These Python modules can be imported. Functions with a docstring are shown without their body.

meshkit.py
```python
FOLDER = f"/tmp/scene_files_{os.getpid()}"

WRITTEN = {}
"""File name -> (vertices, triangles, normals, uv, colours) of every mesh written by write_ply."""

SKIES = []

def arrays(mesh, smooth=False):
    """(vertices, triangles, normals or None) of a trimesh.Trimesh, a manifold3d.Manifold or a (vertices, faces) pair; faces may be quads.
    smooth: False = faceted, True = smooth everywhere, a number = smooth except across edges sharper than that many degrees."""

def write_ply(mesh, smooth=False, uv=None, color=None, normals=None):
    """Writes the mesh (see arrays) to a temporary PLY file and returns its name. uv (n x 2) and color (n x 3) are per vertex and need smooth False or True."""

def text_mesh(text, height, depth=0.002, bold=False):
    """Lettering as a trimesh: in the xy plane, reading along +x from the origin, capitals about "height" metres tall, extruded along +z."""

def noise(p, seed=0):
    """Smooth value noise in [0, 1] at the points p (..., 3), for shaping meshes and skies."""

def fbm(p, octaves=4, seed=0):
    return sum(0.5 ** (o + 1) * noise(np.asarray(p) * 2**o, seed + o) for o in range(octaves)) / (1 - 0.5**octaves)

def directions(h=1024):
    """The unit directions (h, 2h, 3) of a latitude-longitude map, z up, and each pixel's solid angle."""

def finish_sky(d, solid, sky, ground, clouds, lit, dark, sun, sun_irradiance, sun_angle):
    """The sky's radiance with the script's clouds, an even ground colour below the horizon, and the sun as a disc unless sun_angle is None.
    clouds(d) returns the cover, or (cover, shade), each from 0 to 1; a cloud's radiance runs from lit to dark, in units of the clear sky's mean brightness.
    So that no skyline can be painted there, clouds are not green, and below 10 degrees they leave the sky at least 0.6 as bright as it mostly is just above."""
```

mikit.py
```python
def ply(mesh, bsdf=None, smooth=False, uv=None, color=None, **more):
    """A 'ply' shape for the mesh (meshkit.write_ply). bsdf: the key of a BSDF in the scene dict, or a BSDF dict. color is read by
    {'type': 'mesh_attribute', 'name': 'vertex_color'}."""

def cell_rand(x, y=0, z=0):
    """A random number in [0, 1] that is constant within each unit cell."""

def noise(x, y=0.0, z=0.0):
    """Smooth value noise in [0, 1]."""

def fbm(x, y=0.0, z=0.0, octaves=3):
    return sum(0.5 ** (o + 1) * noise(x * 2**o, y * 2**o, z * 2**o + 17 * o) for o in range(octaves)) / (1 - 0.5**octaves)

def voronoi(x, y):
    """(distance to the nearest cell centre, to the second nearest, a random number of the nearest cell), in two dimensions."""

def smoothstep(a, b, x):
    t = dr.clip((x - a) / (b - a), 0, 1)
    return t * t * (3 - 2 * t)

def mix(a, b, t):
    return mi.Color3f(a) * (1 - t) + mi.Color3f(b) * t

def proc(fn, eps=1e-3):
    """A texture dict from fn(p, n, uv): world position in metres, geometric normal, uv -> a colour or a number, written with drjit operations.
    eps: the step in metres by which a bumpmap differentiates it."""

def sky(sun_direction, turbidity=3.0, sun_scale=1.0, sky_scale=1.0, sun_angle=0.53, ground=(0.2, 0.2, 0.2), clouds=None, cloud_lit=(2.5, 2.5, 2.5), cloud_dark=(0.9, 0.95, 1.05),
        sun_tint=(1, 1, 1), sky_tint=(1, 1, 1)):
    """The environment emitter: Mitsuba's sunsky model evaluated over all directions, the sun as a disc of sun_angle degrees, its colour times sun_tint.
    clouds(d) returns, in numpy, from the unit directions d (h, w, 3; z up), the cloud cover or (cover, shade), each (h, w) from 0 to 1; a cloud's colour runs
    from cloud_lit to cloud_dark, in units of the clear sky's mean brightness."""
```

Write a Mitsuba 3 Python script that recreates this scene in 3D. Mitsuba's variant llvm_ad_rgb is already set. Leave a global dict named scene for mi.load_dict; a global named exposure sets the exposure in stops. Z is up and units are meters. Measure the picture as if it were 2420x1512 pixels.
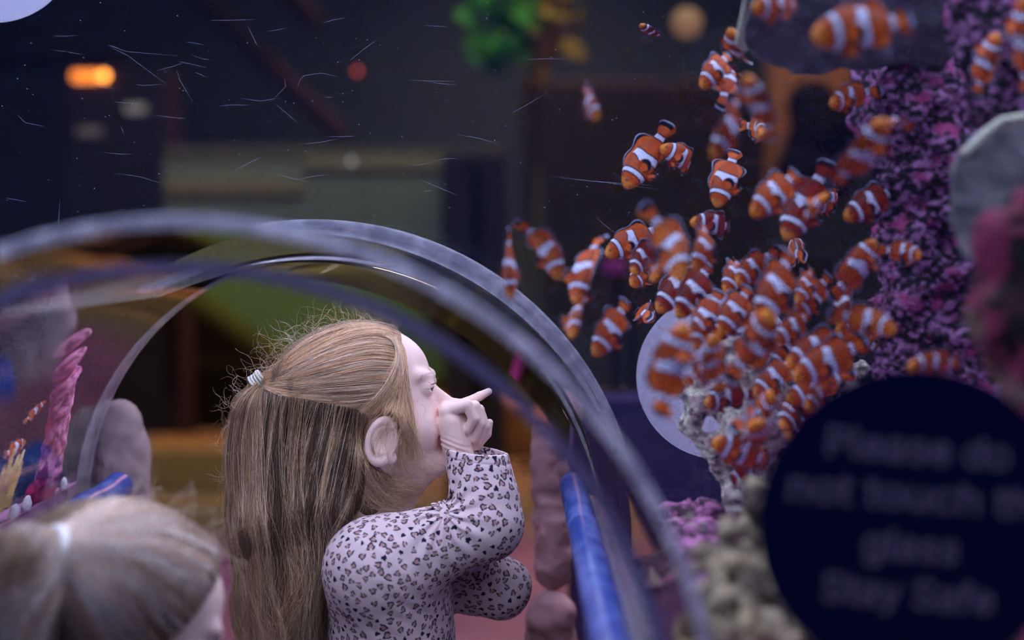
import math, numpy as np, trimesh, drjit as dr, mitsuba as mi, mikit
import manifold3d as m3
from mikit import noise, fbm, smoothstep, mix
from meshkit import text_mesh, fbm as nfbm, noise as nnoise
from scipy.spatial import cKDTree

T = mi.ScalarTransform4f
scene, labels = {}, {}
rng = np.random.default_rng(7)

# ------------------------------------------------------------------ camera, lights, exposure
F_PX, CX, CY = 3705.0, 1210.0, 756.0          # focal length in pixels of the 2420 x 1512 frame
CAM = np.array([0.0, 0.0, 1.10])
YAW, PITCH = math.atan2(-2, F_PX), math.atan2(211, F_PX)
FWD = np.array([math.sin(YAW) * math.cos(PITCH), math.cos(YAW) * math.cos(PITCH), -math.sin(PITCH)])
RIGHT = np.cross(FWD, [0, 0, 1.0]); RIGHT /= np.linalg.norm(RIGHT)
UP = np.cross(RIGHT, FWD)
scene['camera'] = {'type': 'thinlens', 'fov': math.degrees(2 * math.atan(1210 / F_PX)), 'fov_axis': 'x',
                   'to_world': T().look_at(origin=CAM.tolist(), target=(CAM + FWD).tolist(), up=[0, 0, 1]),
                   'aperture_radius': 0.0135, 'focus_distance': 1.74, 'near_clip': 0.05, 'far_clip': 60.0}
exposure = 0.0


def rgb(*c):
    return {'type': 'rgb', 'value': [float(x) for x in c]}


def lamp(key, center, target, w, h, color, label, cat='lamp'):
    """A ceiling lamp: a shallow metal housing and the lit panel in it, facing the target."""
    c, t = np.array(center, float), np.array(target, float)
    d = t - c; d /= np.linalg.norm(d)
    up = [0, 1, 0] if abs(d[1]) < 0.9 else [0, 0, 1]
    m = T().look_at(origin=c.tolist(), target=(c + d).tolist(), up=up)
    scene[key + '__panel'] = {'type': 'rectangle', 'to_world': m @ T().scale([w / 2, h / 2, 1]), 'bsdf': {'type': 'diffuse', 'reflectance': rgb(.6, .6, .6)},
                              'emitter': {'type': 'area', 'radiance': rgb(*color)}}
    b = trimesh.creation.box([w + .06, h + .06, .05]); b.apply_translation([0, 0, -.03])
    scene[key + '__housing'] = mikit.ply(b, {'type': 'diffuse', 'reflectance': rgb(.05, .05, .055)}, to_world=m)
    labels[key] = {'label': label, 'category': cat}


lamp('tank_lamp', (.05, 1.45, 1.80), (.05, 1.46, 0), 2.3, .66, (4.6, 4.8, 6.6), 'long white aquarium lamp hung over the clownfish tank')
lamp('ceiling_lamp', (.75, 2.75, 2.45), (-.15, 1.95, .9), .9, .9, (9.0, 8.6, 10.2), 'square white ceiling lamp above the far end of the tunnel')
lamp('amber_lamp', (.2, 8.9, 3.05), (0.0, 9.0, 0), .9, .9, (34, 15, 7.5), 'amber ceiling lamp over the floor beyond the tunnel')


def spot_lamp(key, origin, target, color, cutoff, beam, text):
    m = T().look_at(origin=list(origin), target=list(target), up=[0.1, 1, 0])
    c = trimesh.creation.annulus(.06, .075, .16); c.apply_translation([0, 0, -.07])
    scene[key + '__housing'] = mikit.ply(c, {'type': 'diffuse', 'reflectance': rgb(.05, .05, .055)}, to_world=m)
    scene[key + '__beam'] = {'type': 'spot', 'to_world': m, 'intensity': rgb(*color), 'cutoff_angle': cutoff, 'beam_width': beam}
    labels[key] = {'label': text, 'category': 'lamp'}


spot_lamp('magenta_spot_lamp', (-.2, 4.5, 3.02), (-.2, 4.5, 0), (7.5, .6, 10), 30, 17, 'magenta spot lamp over the floor close to the tunnel')
spot_lamp('hull_spot_lamp', (-.9, 4.9, 3.0), (-.85, 6.6, 1.15), (4.2, 4.4, 2.7), 38, 24, 'spot lamp lighting the boat-like display')
lamp('blue_lamp', (.4, -1.6, 2.9), (0, .8, .9), .9, .9, (1.2, 1.5, 4.4), 'blue ceiling lamp on the viewing side of the tank')

# the tank's water scatters a little of its lamp's light
WATER = {'type': 'homogeneous', 'albedo': {'type': 'rgb', 'value': [.93, .95, .98]}, 'sigma_t': {'type': 'rgb', 'value': [.0050, .0115, .036]}, 'phase': {'type': 'isotropic'}}
scene['m_water'] = WATER
IN_WATER = {'type': 'ref', 'id': 'm_water'}

# ------------------------------------------------------------------ helpers


Y1, Y2 = 1.0, 1.95                        # viewing pane and rear pane of the tank
AX, AZ, RO, RI = -0.2138, 0.759, 0.3432, 0.3144   # tunnel axis, springing height, outer and inner radius
ZF = 0.795                                # the tank's bottom
IOR_W, IOR_A = 1.333, 1.49


def view_ray(px, py):
    d = FWD + (px - CX) / F_PX * RIGHT - (py - CY) / F_PX * UP
    return d / np.linalg.norm(d)


def bend(d, n, eta):
    """Snell: direction d through a surface with unit normal n against d; eta = outside over inside."""
    c = -d @ n
    k = 1 - eta ** 2 * (1 - c * c)
    return eta * d + (eta * c - math.sqrt(max(k, 0))) * n


def P3(px, py, y, water=False):
    """The point of the world plane at depth y that a pixel of the frame looks at, straight or through the tank's water."""
    d = view_ray(px, py)
    if not water:
        return CAM + d * (y / d[1])
    p = CAM + d * (Y1 / d[1])
    d = bend(d, np.array([0, -1.0, 0]), 1 / IOR_W)
    return p + d * ((y - Y1) / d[1])


def PW(px, py, y):
    return P3(px, py, y, True)


def PT(px, py, dist):
    """What a pixel sees through the tunnel's left wall, dist metres into the water."""
    d = view_ray(px, py); o = CAM.copy()
    for R, eta in ((RI, 1 / IOR_A), (RO, IOR_A / IOR_W)):
        q, e = np.array([o[0] - AX, o[2] - AZ]), np.array([d[0], d[2]])
        A, B, C = e @ e, q @ e, q @ q - R * R
        t = (-B + math.sqrt(max(B * B - A * C, 0))) / A
        o = o + d * t
        n = np.array([AX - o[0], 0, AZ - o[2]]); n /= np.linalg.norm(n)
        d = bend(d, n, eta)
    return o + d * dist


def label(key, text, cat=None, group=None, kind=None):
    labels[key] = {k: v for k, v in (('label', text), ('category', cat), ('group', group), ('kind', kind)) if v}


def struct(key, text=None):
    labels[key] = {'kind': 'structure', **({'label': text} if text else {})}


def numbered(base):
    k, n = base, 0
    while k in scene or any(x.startswith(k + '__') for x in scene):
        n += 1; k = f'{base}_{n:03d}'
    return k


def put(key, mesh, bsdf, smooth=False, **kw):
    scene[key] = mikit.ply(mesh, bsdf, smooth=smooth, **kw)


def box(x0, x1, y0, y1, z0, z1, bevel=0.0):
    e = np.array([x1 - x0, y1 - y0, z1 - z0]); c = np.array([x1 + x0, y1 + y0, z1 + z0]) / 2
    if bevel <= 0:
        b = trimesh.creation.box(e); b.apply_translation(c); return b
    h = e / 2
    pts = []
    for s in np.array(np.meshgrid(*[[-1, 1]] * 3)).T.reshape(-1, 3):
        for k in range(3):
            q = h - bevel; q[k] = h[k]
            pts.append(s * q)
    hull = trimesh.convex.convex_hull(np.array(pts)); hull.apply_translation(c)
    return hull


def tube_mesh(pts, r, sides=12, cap=True):
    """A round tube along a polyline, with closed ends."""
    p = np.asarray(pts, float); n = len(p)
    r = np.broadcast_to(r, (n,))
    t = np.gradient(p, axis=0); t /= np.linalg.norm(t, axis=1, keepdims=True) + 1e-12
    ref = np.array([0, 0, 1.0]) if abs(t[:, 2]).mean() < .8 else np.array([1.0, 0, 0])
    a = np.cross(t, ref); a /= np.linalg.norm(a, axis=1, keepdims=True) + 1e-12
    b = np.cross(t, a)
    ang = np.arange(sides) * 2 * np.pi / sides
    v = p[:, None] + r[:, None, None] * (np.cos(ang)[None, :, None] * a[:, None] + np.sin(ang)[None, :, None] * b[:, None])
    i, j = np.meshgrid(np.arange(n - 1), np.arange(sides), indexing='ij')
    q = np.stack([i * sides + j, i * sides + (j + 1) % sides, (i + 1) * sides + (j + 1) % sides, (i + 1) * sides + j], -1).reshape(-1, 4)
    f = np.vstack([q[:, [0, 1, 2]], q[:, [0, 2, 3]]])
    v = v.reshape(-1, 3)
    if cap:
        v = np.vstack([v, p[:1], p[-1:]])
        k = np.arange(sides); k2 = (k + 1) % sides
        f = np.vstack([f, np.stack([k2, k, k * 0 + n * sides], 1), np.stack([k + (n - 1) * sides, k2 + (n - 1) * sides, k * 0 + n * sides + 1], 1)])
    m = trimesh.Trimesh(v, f, process=False)
    if m.volume < 0:
        m.invert()
    return m


def strand_mesh(pts, rad, col):
    """Many thin three-sided strands: pts (n, s, 3), rad (n, s), col (n, s, 3) -> (vertices, faces), vertex colours."""
    n, s = pts.shape[:2]
    t = np.gradient(pts, axis=1); t /= np.linalg.norm(t, axis=2, keepdims=True) + 1e-12
    ref = np.where(np.abs(t[..., 1:2]) < .9, [0, 1.0, 0], [1.0, 0, 0])
    a = np.cross(t, ref); a /= np.linalg.norm(a, axis=2, keepdims=True) + 1e-12
    b = np.cross(t, a)
    ang = np.arange(3) * 2 * np.pi / 3 + .5
    v = pts[:, :, None] + rad[:, :, None, None] * (np.cos(ang)[:, None] * a[:, :, None] + np.sin(ang)[:, None] * b[:, :, None])
    base = (np.arange(n) * s * 3)[:, None, None]
    i = (np.arange(s - 1) * 3)[None, :, None]; j = np.arange(3)[None, None, :]; j2 = (j + 1) % 3
    q = np.stack([base + i + j, base + i + j2, base + i + 3 + j2, base + i + 3 + j], -1).reshape(-1, 4)
    f = np.vstack([q[:, [0, 1, 2]], q[:, [0, 2, 3]]])
    return (v.reshape(-1, 3), f), np.repeat(col.reshape(-1, 3), 3, axis=0)


def surface_net(sdf, lo, hi, h, coarse=4):
    """The zero surface of sdf(points) on a grid of step h (naive surface nets); only cells near the surface are evaluated finely."""
    lo, hi = np.asarray(lo, float), np.asarray(hi, float)
    nc = np.ceil((hi - lo) / (h * coarse)).astype(int) + 1
    cx = [lo[k] + (np.arange(nc[k]) + .5) * h * coarse for k in range(3)]
    g = np.stack(np.meshgrid(*cx, indexing='ij'), -1)
    cv = sdf(g.reshape(-1, 3)).reshape(nc)
    near = np.abs(cv) < h * coarse * 1.9
    val = np.repeat(np.repeat(np.repeat(cv.astype(np.float32), coarse, 0), coarse, 1), coarse, 2)
    bi = np.argwhere(near)
    off = np.stack(np.meshgrid(*[np.arange(coarse)] * 3, indexing='ij'), -1).reshape(-1, 3)
    idx = (bi[:, None] * coarse + off[None]).reshape(-1, 3)
    out = np.empty(len(idx), np.float32)
    for s in range(0, len(idx), 400000):
        out[s:s + 400000] = sdf(lo + (idx[s:s + 400000] + .5) * h)
    val[idx[:, 0], idx[:, 1], idx[:, 2]] = out
    neg = val < 0
    N = np.array(val.shape)
    cnt = np.zeros(N - 1, np.uint8)
    for d in off[:0].tolist() or [(a, b, c) for a in (0, 1) for b in (0, 1) for c in (0, 1)]:
        cnt += neg[d[0]:N[0] - 1 + d[0], d[1]:N[1] - 1 + d[1], d[2]:N[2] - 1 + d[2]]
    act = np.argwhere((cnt > 0) & (cnt < 8))
    ids = np.full(N - 1, -1, np.int32); ids[tuple(act.T)] = np.arange(len(act))
    acc, num = np.zeros((len(act), 3)), np.zeros(len(act))
    corners = [(a, b, c) for a in (0, 1) for b in (0, 1) for c in (0, 1)]
    for c0 in corners:
        for ax in range(3):
            if c0[ax]:
                continue
            c1 = list(c0); c1[ax] = 1
            a, b = act + c0, act + c1
            va, vb = val[tuple(a.T)], val[tuple(b.T)]
            m = (va < 0) != (vb < 0)
            t = np.where(m, va / np.where(m, va - vb, 1), 0)
            p = np.tile(np.array(c0, float), (len(act), 1)); p[:, ax] += t
            acc[m] += p[m]; num[m] += 1
    v = lo + (act + acc / num[:, None] + .5) * h
    faces = []
    for ax in range(3):
        u, w = (ax + 1) % 3, (ax + 2) % 3
        sl0 = [slice(0, N[k] - 1) for k in range(3)]; sl1 = list(sl0); sl1[ax] = slice(1, N[ax])
        for k in (u, w):
            sl0[k] = slice(1, N[k] - 1); sl1[k] = slice(1, N[k] - 1)
        sl0[ax] = slice(0, N[ax] - 1)
        e = np.argwhere(neg[tuple(sl0)] != neg[tuple(sl1)])
        o = np.zeros(3, int); o[u] = o[w] = 1
        e = e + o
        inside = neg[tuple(e.T)]
        q = []
        for du, dw in ((1, 1), (0, 1), (0, 0), (1, 0)):
            c = e.copy(); c[:, u] -= du; c[:, w] -= dw
            q.append(ids[tuple(c.T)])
        q = np.stack(q, 1)
        q = np.where(inside[:, None], q, q[:, ::-1])
        faces.append(q[(q >= 0).all(1)])
    q = np.vstack(faces)
    m = trimesh.Trimesh(v, np.vstack([q[:, [0, 1, 2]], q[:, [0, 2, 3]]]), process=False)
    return m


def smin(a, b, k):
    h = np.clip(.5 + .5 * (b - a) / k, 0, 1)
    return b + (a - b) * h - k * h * (1 - h)


def smax(a, b, k):
    return -smin(-a, -b, k)


def sd_cone(p, a, b, ra, rb):
    """Signed distance (nearly) to the rounded cone between two spheres."""
    a, b = np.asarray(a, float), np.asarray(b, float)
    ab = b - a
    t = np.clip(((p - a) @ ab) / (ab @ ab + 1e-12), 0, 1)
    return np.linalg.norm(p - a - t[:, None] * ab, axis=1) - (ra + (rb - ra) * t)


def sd_ell(p, c, r, R=None):
    q = p - np.asarray(c, float)
    if R is not None:
        q = q @ R
    r = np.asarray(r, float)
    k = np.linalg.norm(q / r, axis=1)
    k2 = np.linalg.norm(q / r ** 2, axis=1)
    return np.where(k2 > 1e-9, k * (k - 1) / np.maximum(k2, 1e-9), -r.min())


def blob_rock(balls, step, amp, freq, seed, octaves=5, k=.02, ridged=False, squash=None):
    """A rock: spheres (x, y, z, r) melted together and roughened by noise."""
    b = np.array(balls, float)
    lo, hi = (b[:, :3] - b[:, 3:]).min(0) - .03 - amp, (b[:, :3] + b[:, 3:]).max(0) + .03 + amp

    def sdf(p):
        d = np.full(len(p), 9.0)
        for x in b:
            q = p - x[:3]
            if squash is not None:
                q = q / np.asarray(squash)
            d = smin(d, np.linalg.norm(q, axis=1) - x[3], k)
        n = nfbm(p * freq, octaves, seed)
        if ridged:
            n = 1 - np.abs(2 * n - 1)
        return d - amp * (2 * n - 1)
    return surface_net(sdf, lo, hi, step)
# ------------------------------------------------------------------ materials


def diffuse(key, *c):
    scene[key] = {'type': 'twosided', 'b': {'type': 'diffuse', 'reflectance': rgb(*c)}}


def rough(key, color, roughness=.5, specular=.5, **kw):
    tex = color if isinstance(color, dict) else rgb(*color)
    scene[key] = {'type': 'twosided', 'b': {'type': 'principled', 'base_color': tex, 'roughness': roughness, 'specular': specular, **kw}}


def n3(p, f, o=4):
    return fbm(p.x * f, p.y * f, p.z * f, octaves=o)


rough('m_floor', mikit.proc(lambda p, n, uv: mix([.20, .15, .12], [.36, .29, .24], n3(p, 3.0))), .6, .3)
rough('m_room_wall', mikit.proc(lambda p, n, uv: mix([.020, .045, .085], [.045, .085, .13], n3(p, .8))), .8, .2)
diffuse('m_ceiling', .02, .035, .06)
diffuse('m_view_room', .12, .13, .18)
rough('m_tunnel_wall', mikit.proc(lambda p, n, uv: mix([.16, .07, .17], [.27, .12, .25], n3(p, 24.0))), .55, .4)
rough('m_tank_floor', mikit.proc(lambda p, n, uv: mix([.12, .05, .13], [.42, .18, .33], n3(p, 34.0))), .8, .2)
scene['m_pane'] = {'type': 'dielectric', 'int_ior': IOR_W, 'ext_ior': 1.0, 'specular_transmittance': rgb(.80, .86, .97)}      # air | water
scene['m_acrylic_dry'] = {'type': 'dielectric', 'int_ior': IOR_A, 'ext_ior': 1.0}                                               # air | acrylic
scene['m_acrylic_wet'] = {'type': 'dielectric', 'int_ior': IOR_A, 'ext_ior': IOR_W}                                             # water | acrylic
scene['m_seal'] = {'type': 'principledthin', 'base_color': mikit.proc(lambda p, n, uv: mix([.55, .55, .62], [.95, .95, 1.0], smoothstep(.35, .75, n3(p, 70.0)))), 'roughness': .35, 'spec_trans': .55, 'diff_trans': .9, 'eta': 1.3}
scene['m_frost'] = {'type': 'principledthin', 'base_color': rgb(.62, .62, .86), 'roughness': .3, 'spec_trans': .45, 'diff_trans': 1.0, 'eta': 1.3}
rough('m_rail', mikit.proc(lambda p, n, uv: mix([.015, .05, .28], [.07, .13, .42], smoothstep(.35, .8, fbm(p.x * 60, p.y * 26, p.z * 60)))), .32, .5)
rough('m_sill', (.16, .17, .26), .3, .5)
rough('m_sign_navy', (.006, .018, .13), .35, .4)
rough('m_sign_letter', (.75, .62, .66), .6, .2)
rough('m_sign_back', (.66, .66, .80), .6, .3)
rough('m_scratch', (.55, .6, .75), .5, .3)
rough('m_faux_rock', mikit.proc(lambda p, n, uv: mix([.20, .10, .12], [.62, .36, .40], n3(p, 42.0))), .75, .3)
rough('m_faux_rock_grey', mikit.proc(lambda p, n, uv: mix([.16, .13, .15], [.46, .33, .36], n3(p, 30.0))), .75, .3)

# ------------------------------------------------------------------ the room and the tank
TX0, TX1 = -1.25, 1.25                    # the tank's ends
put('floor', box(-5, 5, -2.5, 11, -.1, 0), 'm_floor'); struct('floor')
put('ceiling', box(-5, 5, -2.5, 11, 3.2, 3.3), 'm_ceiling'); struct('ceiling')
put('wall_back', box(-5, 5, 10.9, 11, 0, 3.2), 'm_room_wall'); struct('wall_back')
put('wall_left', box(-5.1, -5, -2.5, 11, 0, 3.2), 'm_room_wall'); struct('wall_left')
put('wall_right', box(5, 5.1, -2.5, 11, 0, 3.2), 'm_room_wall'); struct('wall_right')
put('wall_front', box(-5, 5, -2.6, -2.5, 0, 3.2), 'm_view_room'); struct('wall_front')

# the solid base below the tank, open in the middle for the tunnel
label('fish_tank', 'large clownfish tank with purple base and clear faces around the crawl-through tunnel', 'fish tank')
scene['fish_tank__side_wall'] = mikit.ply(box(TX0, AX - RI - .002, Y1 + .004, Y2, 0, AZ, .004), 'm_tunnel_wall')
scene['fish_tank__side_wall_001'] = mikit.ply(box(AX + RI + .002, TX1, Y1 + .004, Y2, 0, AZ, .004), 'm_tunnel_wall')
scene['fish_tank__tank_bottom'] = mikit.ply(box(AX + RO + .002, TX1, Y1 + .006, Y2 - .006, AZ + .001, ZF), 'm_tank_floor')
scene['fish_tank__tank_bottom_001'] = mikit.ply(box(TX0, AX - RO - .002, Y1 + .006, Y2 - .006, AZ + .001, ZF), 'm_tank_floor')
ZT = 1.77
scene['fish_tank__end_wall'] = mikit.ply(box(TX0 - .03, TX0, Y1, Y2, 0, ZT), 'm_room_wall')
scene['fish_tank__end_wall_001'] = mikit.ply(box(TX1, TX1 + .03, Y1, Y2, 0, ZT), 'm_room_wall')


def pane(y, facing):
    """A flat pane with the tunnel's half-round opening cut out of its lower edge."""
    a = np.linspace(0, np.pi, 61)
    v, f = [], []
    arc = np.stack([AX + (RO + .0004) * np.cos(a), AZ + (RO + .0004) * np.sin(a)], 1)
    outer = []
    for x, z in arc:
        d = np.array([x - AX, z - AZ]); d /= np.linalg.norm(d)
        ts = [(ZT - AZ) / d[1] if d[1] > 1e-6 else 1e9, (TX1 - AX) / d[0] if d[0] > 1e-6 else 1e9, (TX0 - AX) / d[0] if d[0] < -1e-6 else 1e9]
        outer.append([AX, AZ] + d * min(ts))
    for cx in (TX1, TX0):                 # bring the corners in
        k = np.argmin(np.hypot(np.array(outer)[:, 0] - cx, np.array(outer)[:, 1] - ZT)); outer[k] = np.array([cx, ZT])
    v = np.vstack([np.insert(arc, 1, y, axis=1), np.insert(np.array(outer), 1, y, axis=1)])
    n = len(arc); i = np.arange(n - 1)
    m = trimesh.Trimesh(v, np.vstack([np.stack([i, i + n, i + n + 1], 1), np.stack([i, i + n + 1, i + 1], 1)]), process=False)
    if m.face_normals[:, 1].sum() * facing < 0:
        m.invert()
    return m


put('fish_tank__front_pane', pane(Y1, -1), 'm_pane', interior=IN_WATER); label('fish_tank__front_pane', 'clear flat viewing pane')
put('fish_tank__rear_pane', pane(Y2, 1), 'm_pane', interior=IN_WATER); label('fish_tank__rear_pane', 'clear scratched rear pane')


def arch(profile, segs=120, a0=0.0, a1=math.pi):
    """Turns a closed profile of (r, y) about the tunnel's axis through the half circle; ends capped."""
    pr = np.array(profile, float); k = len(pr)
    a = np.linspace(a0, a1, segs + 1)
    v = np.stack([AX + pr[None, :, 0] * np.cos(a)[:, None], np.broadcast_to(pr[None, :, 1], (segs + 1, k)), AZ + pr[None, :, 0] * np.sin(a)[:, None]], -1).reshape(-1, 3)
    i, j = np.meshgrid(np.arange(segs), np.arange(k), indexing='ij')
    q = np.stack([i * k + j, i * k + (j + 1) % k, (i + 1) * k + (j + 1) % k, (i + 1) * k + j], -1).reshape(-1, 4)
    f = [q[:, [0, 1, 2]], q[:, [0, 2, 3]]]
    from shapely.geometry import Polygon
    _, tri = trimesh.creation.triangulate_polygon(Polygon(pr), engine='earcut')
    pv, _ = trimesh.creation.triangulate_polygon(Polygon(pr), engine='earcut')
    m = cKDTree(pr).query(pv)[1]; tri = m[tri]
    f += [tri, tri[:, ::-1] + segs * k]
    t = trimesh.Trimesh(v, np.vstack(f), process=False)
    t.fix_normals()
    if t.volume < 0:
        t.invert()
    return t


def rounded(r0, r1, y0, y1, b, n=4):
    """A rectangle of the (r, y) plane with its corners rounded."""
    out = []
    for cr, cy, s in ((r1 - b, y1 - b, 0), (r0 + b, y1 - b, 1), (r0 + b, y0 + b, 2), (r1 - b, y0 + b, 3)):
        for t in np.linspace(0, np.pi / 2, n + 1):
            out.append((cr + b * math.cos(s * np.pi / 2 + t), cy + b * math.sin(s * np.pi / 2 + t)))
    return out


label('tunnel_arch', 'thick clear acrylic half-round tunnel through the clownfish tank', 'tunnel')


def shell(r, y0, y1, outward, n=160):
    a = np.linspace(0, np.pi, n + 1)
    v = np.concatenate([np.stack([AX + r * np.cos(a), y + 0 * a, AZ + r * np.sin(a)], 1) for y in (y0, y1)])
    i = np.arange(n)
    m = trimesh.Trimesh(v, np.vstack([np.stack([i, i + n + 1, i + n + 2], 1), np.stack([i, i + n + 2, i + 1], 1)]), process=False)
    if (m.face_normals[n // 2] @ [0, 0, 1]) * outward < 0:
        m.invert()
    return m


def dry_surface(n=160, b=.006, k=5):
    """Inner surface and both end faces, the inner edges rounded over."""
    pr = [(RO, Y1)]
    pr += [(RI + b - b * math.sin(t), Y1 + b - b * math.cos(t)) for t in np.linspace(0, np.pi / 2, k)]
    pr += [(RI + b - b * math.cos(t), Y2 - b + b * math.sin(t)) for t in np.linspace(0, np.pi / 2, k)]
    pr += [(RO, Y2)]
    pr = np.array(pr); m = len(pr); a = np.linspace(0, np.pi, n + 1)
    v = np.stack([AX + pr[None, :, 0] * np.cos(a)[:, None], np.broadcast_to(pr[None, :, 1], (n + 1, m)), AZ + pr[None, :, 0] * np.sin(a)[:, None]], -1).reshape(-1, 3)
    i, j = np.meshgrid(np.arange(n), np.arange(m - 1), indexing='ij')
    q = np.stack([i * m + j, i * m + j + 1, (i + 1) * m + j + 1, (i + 1) * m + j], -1).reshape(-1, 4)
    t = trimesh.Trimesh(v, np.vstack([q[:, [0, 1, 2]], q[:, [0, 2, 3]]]), process=False)
    if t.face_normals[0, 1] > 0:          # the mouth's end face must look back at the viewer
        t.invert()
    return t


put('tunnel_arch__outer_face', shell(RO, Y1, Y2, 1), 'm_acrylic_wet', smooth=True, exterior=IN_WATER)
put('tunnel_arch__inner_face', dry_surface(), 'm_acrylic_dry', smooth=30)
put('tunnel_arch__mouth_rim', arch(rounded(RI - .001, RI + .0075, Y1 - .007, Y1 + .001, .0035)), 'm_frost', smooth=35)
label('tunnel_arch__mouth_rim', 'frosted lavender rim of the tunnel mouth')
put('tunnel_arch__seal', arch(rounded(RO - .001, RO + .008, Y1 + .001, Y1 + .010, .0035)), 'm_seal', smooth=35)
label('tunnel_arch__seal', 'grey translucent sealant joint')
put('tunnel_arch__seal_001', arch(rounded(RO + .0005, RO + .010, Y2 - .045, Y2 - .002, .004)), 'm_seal', smooth=35)
label('tunnel_arch__seal_001', 'grey translucent sealant joint at the rear pane')

# blue rails along the foot of the tunnel walls, each with a glass-edge sill behind it
for k, (x, s, lab) in enumerate(((AX + RI - .026, 1, 'glossy blue padded rail along the tunnel foot under the school of clownfish'), (AX - RI + .042, -1, 'glossy blue padded rail along the tunnel foot beside the yellow coral'))):
    key = numbered('blue_rail'); label(key, lab, 'rail')
    ys = np.linspace(Y1 - .02, Y2 - .03, 40)
    put(key + '__tube', tube_mesh(np.stack([x + 0 * ys, ys, .785 + .0015 * np.sin(ys * 40)], 1), .0165, 20), 'm_rail', smooth=40)
    put(key + '__flange', box(*sorted((x, x + s * .03)), Y1 + .01, Y2 - .01, .752, .772, .003), 'm_sill')
    put(key + '__end_cap', trimesh.creation.icosphere(2, .017).apply_translation([x, Y2 - .03, .785]), 'm_rail', smooth=True)

# the round stickers: one on the viewing pane with writing, two seen from behind on the rear pane


def disc(px, py, y, r, thick, water=False):
    d = trimesh.creation.cylinder(r, thick, sections=128); d.apply_transform(trimesh.transformations.rotation_matrix(np.pi / 2, [1, 0, 0]))
    d.apply_translation(P3(px, py, y, water)); return d


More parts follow.
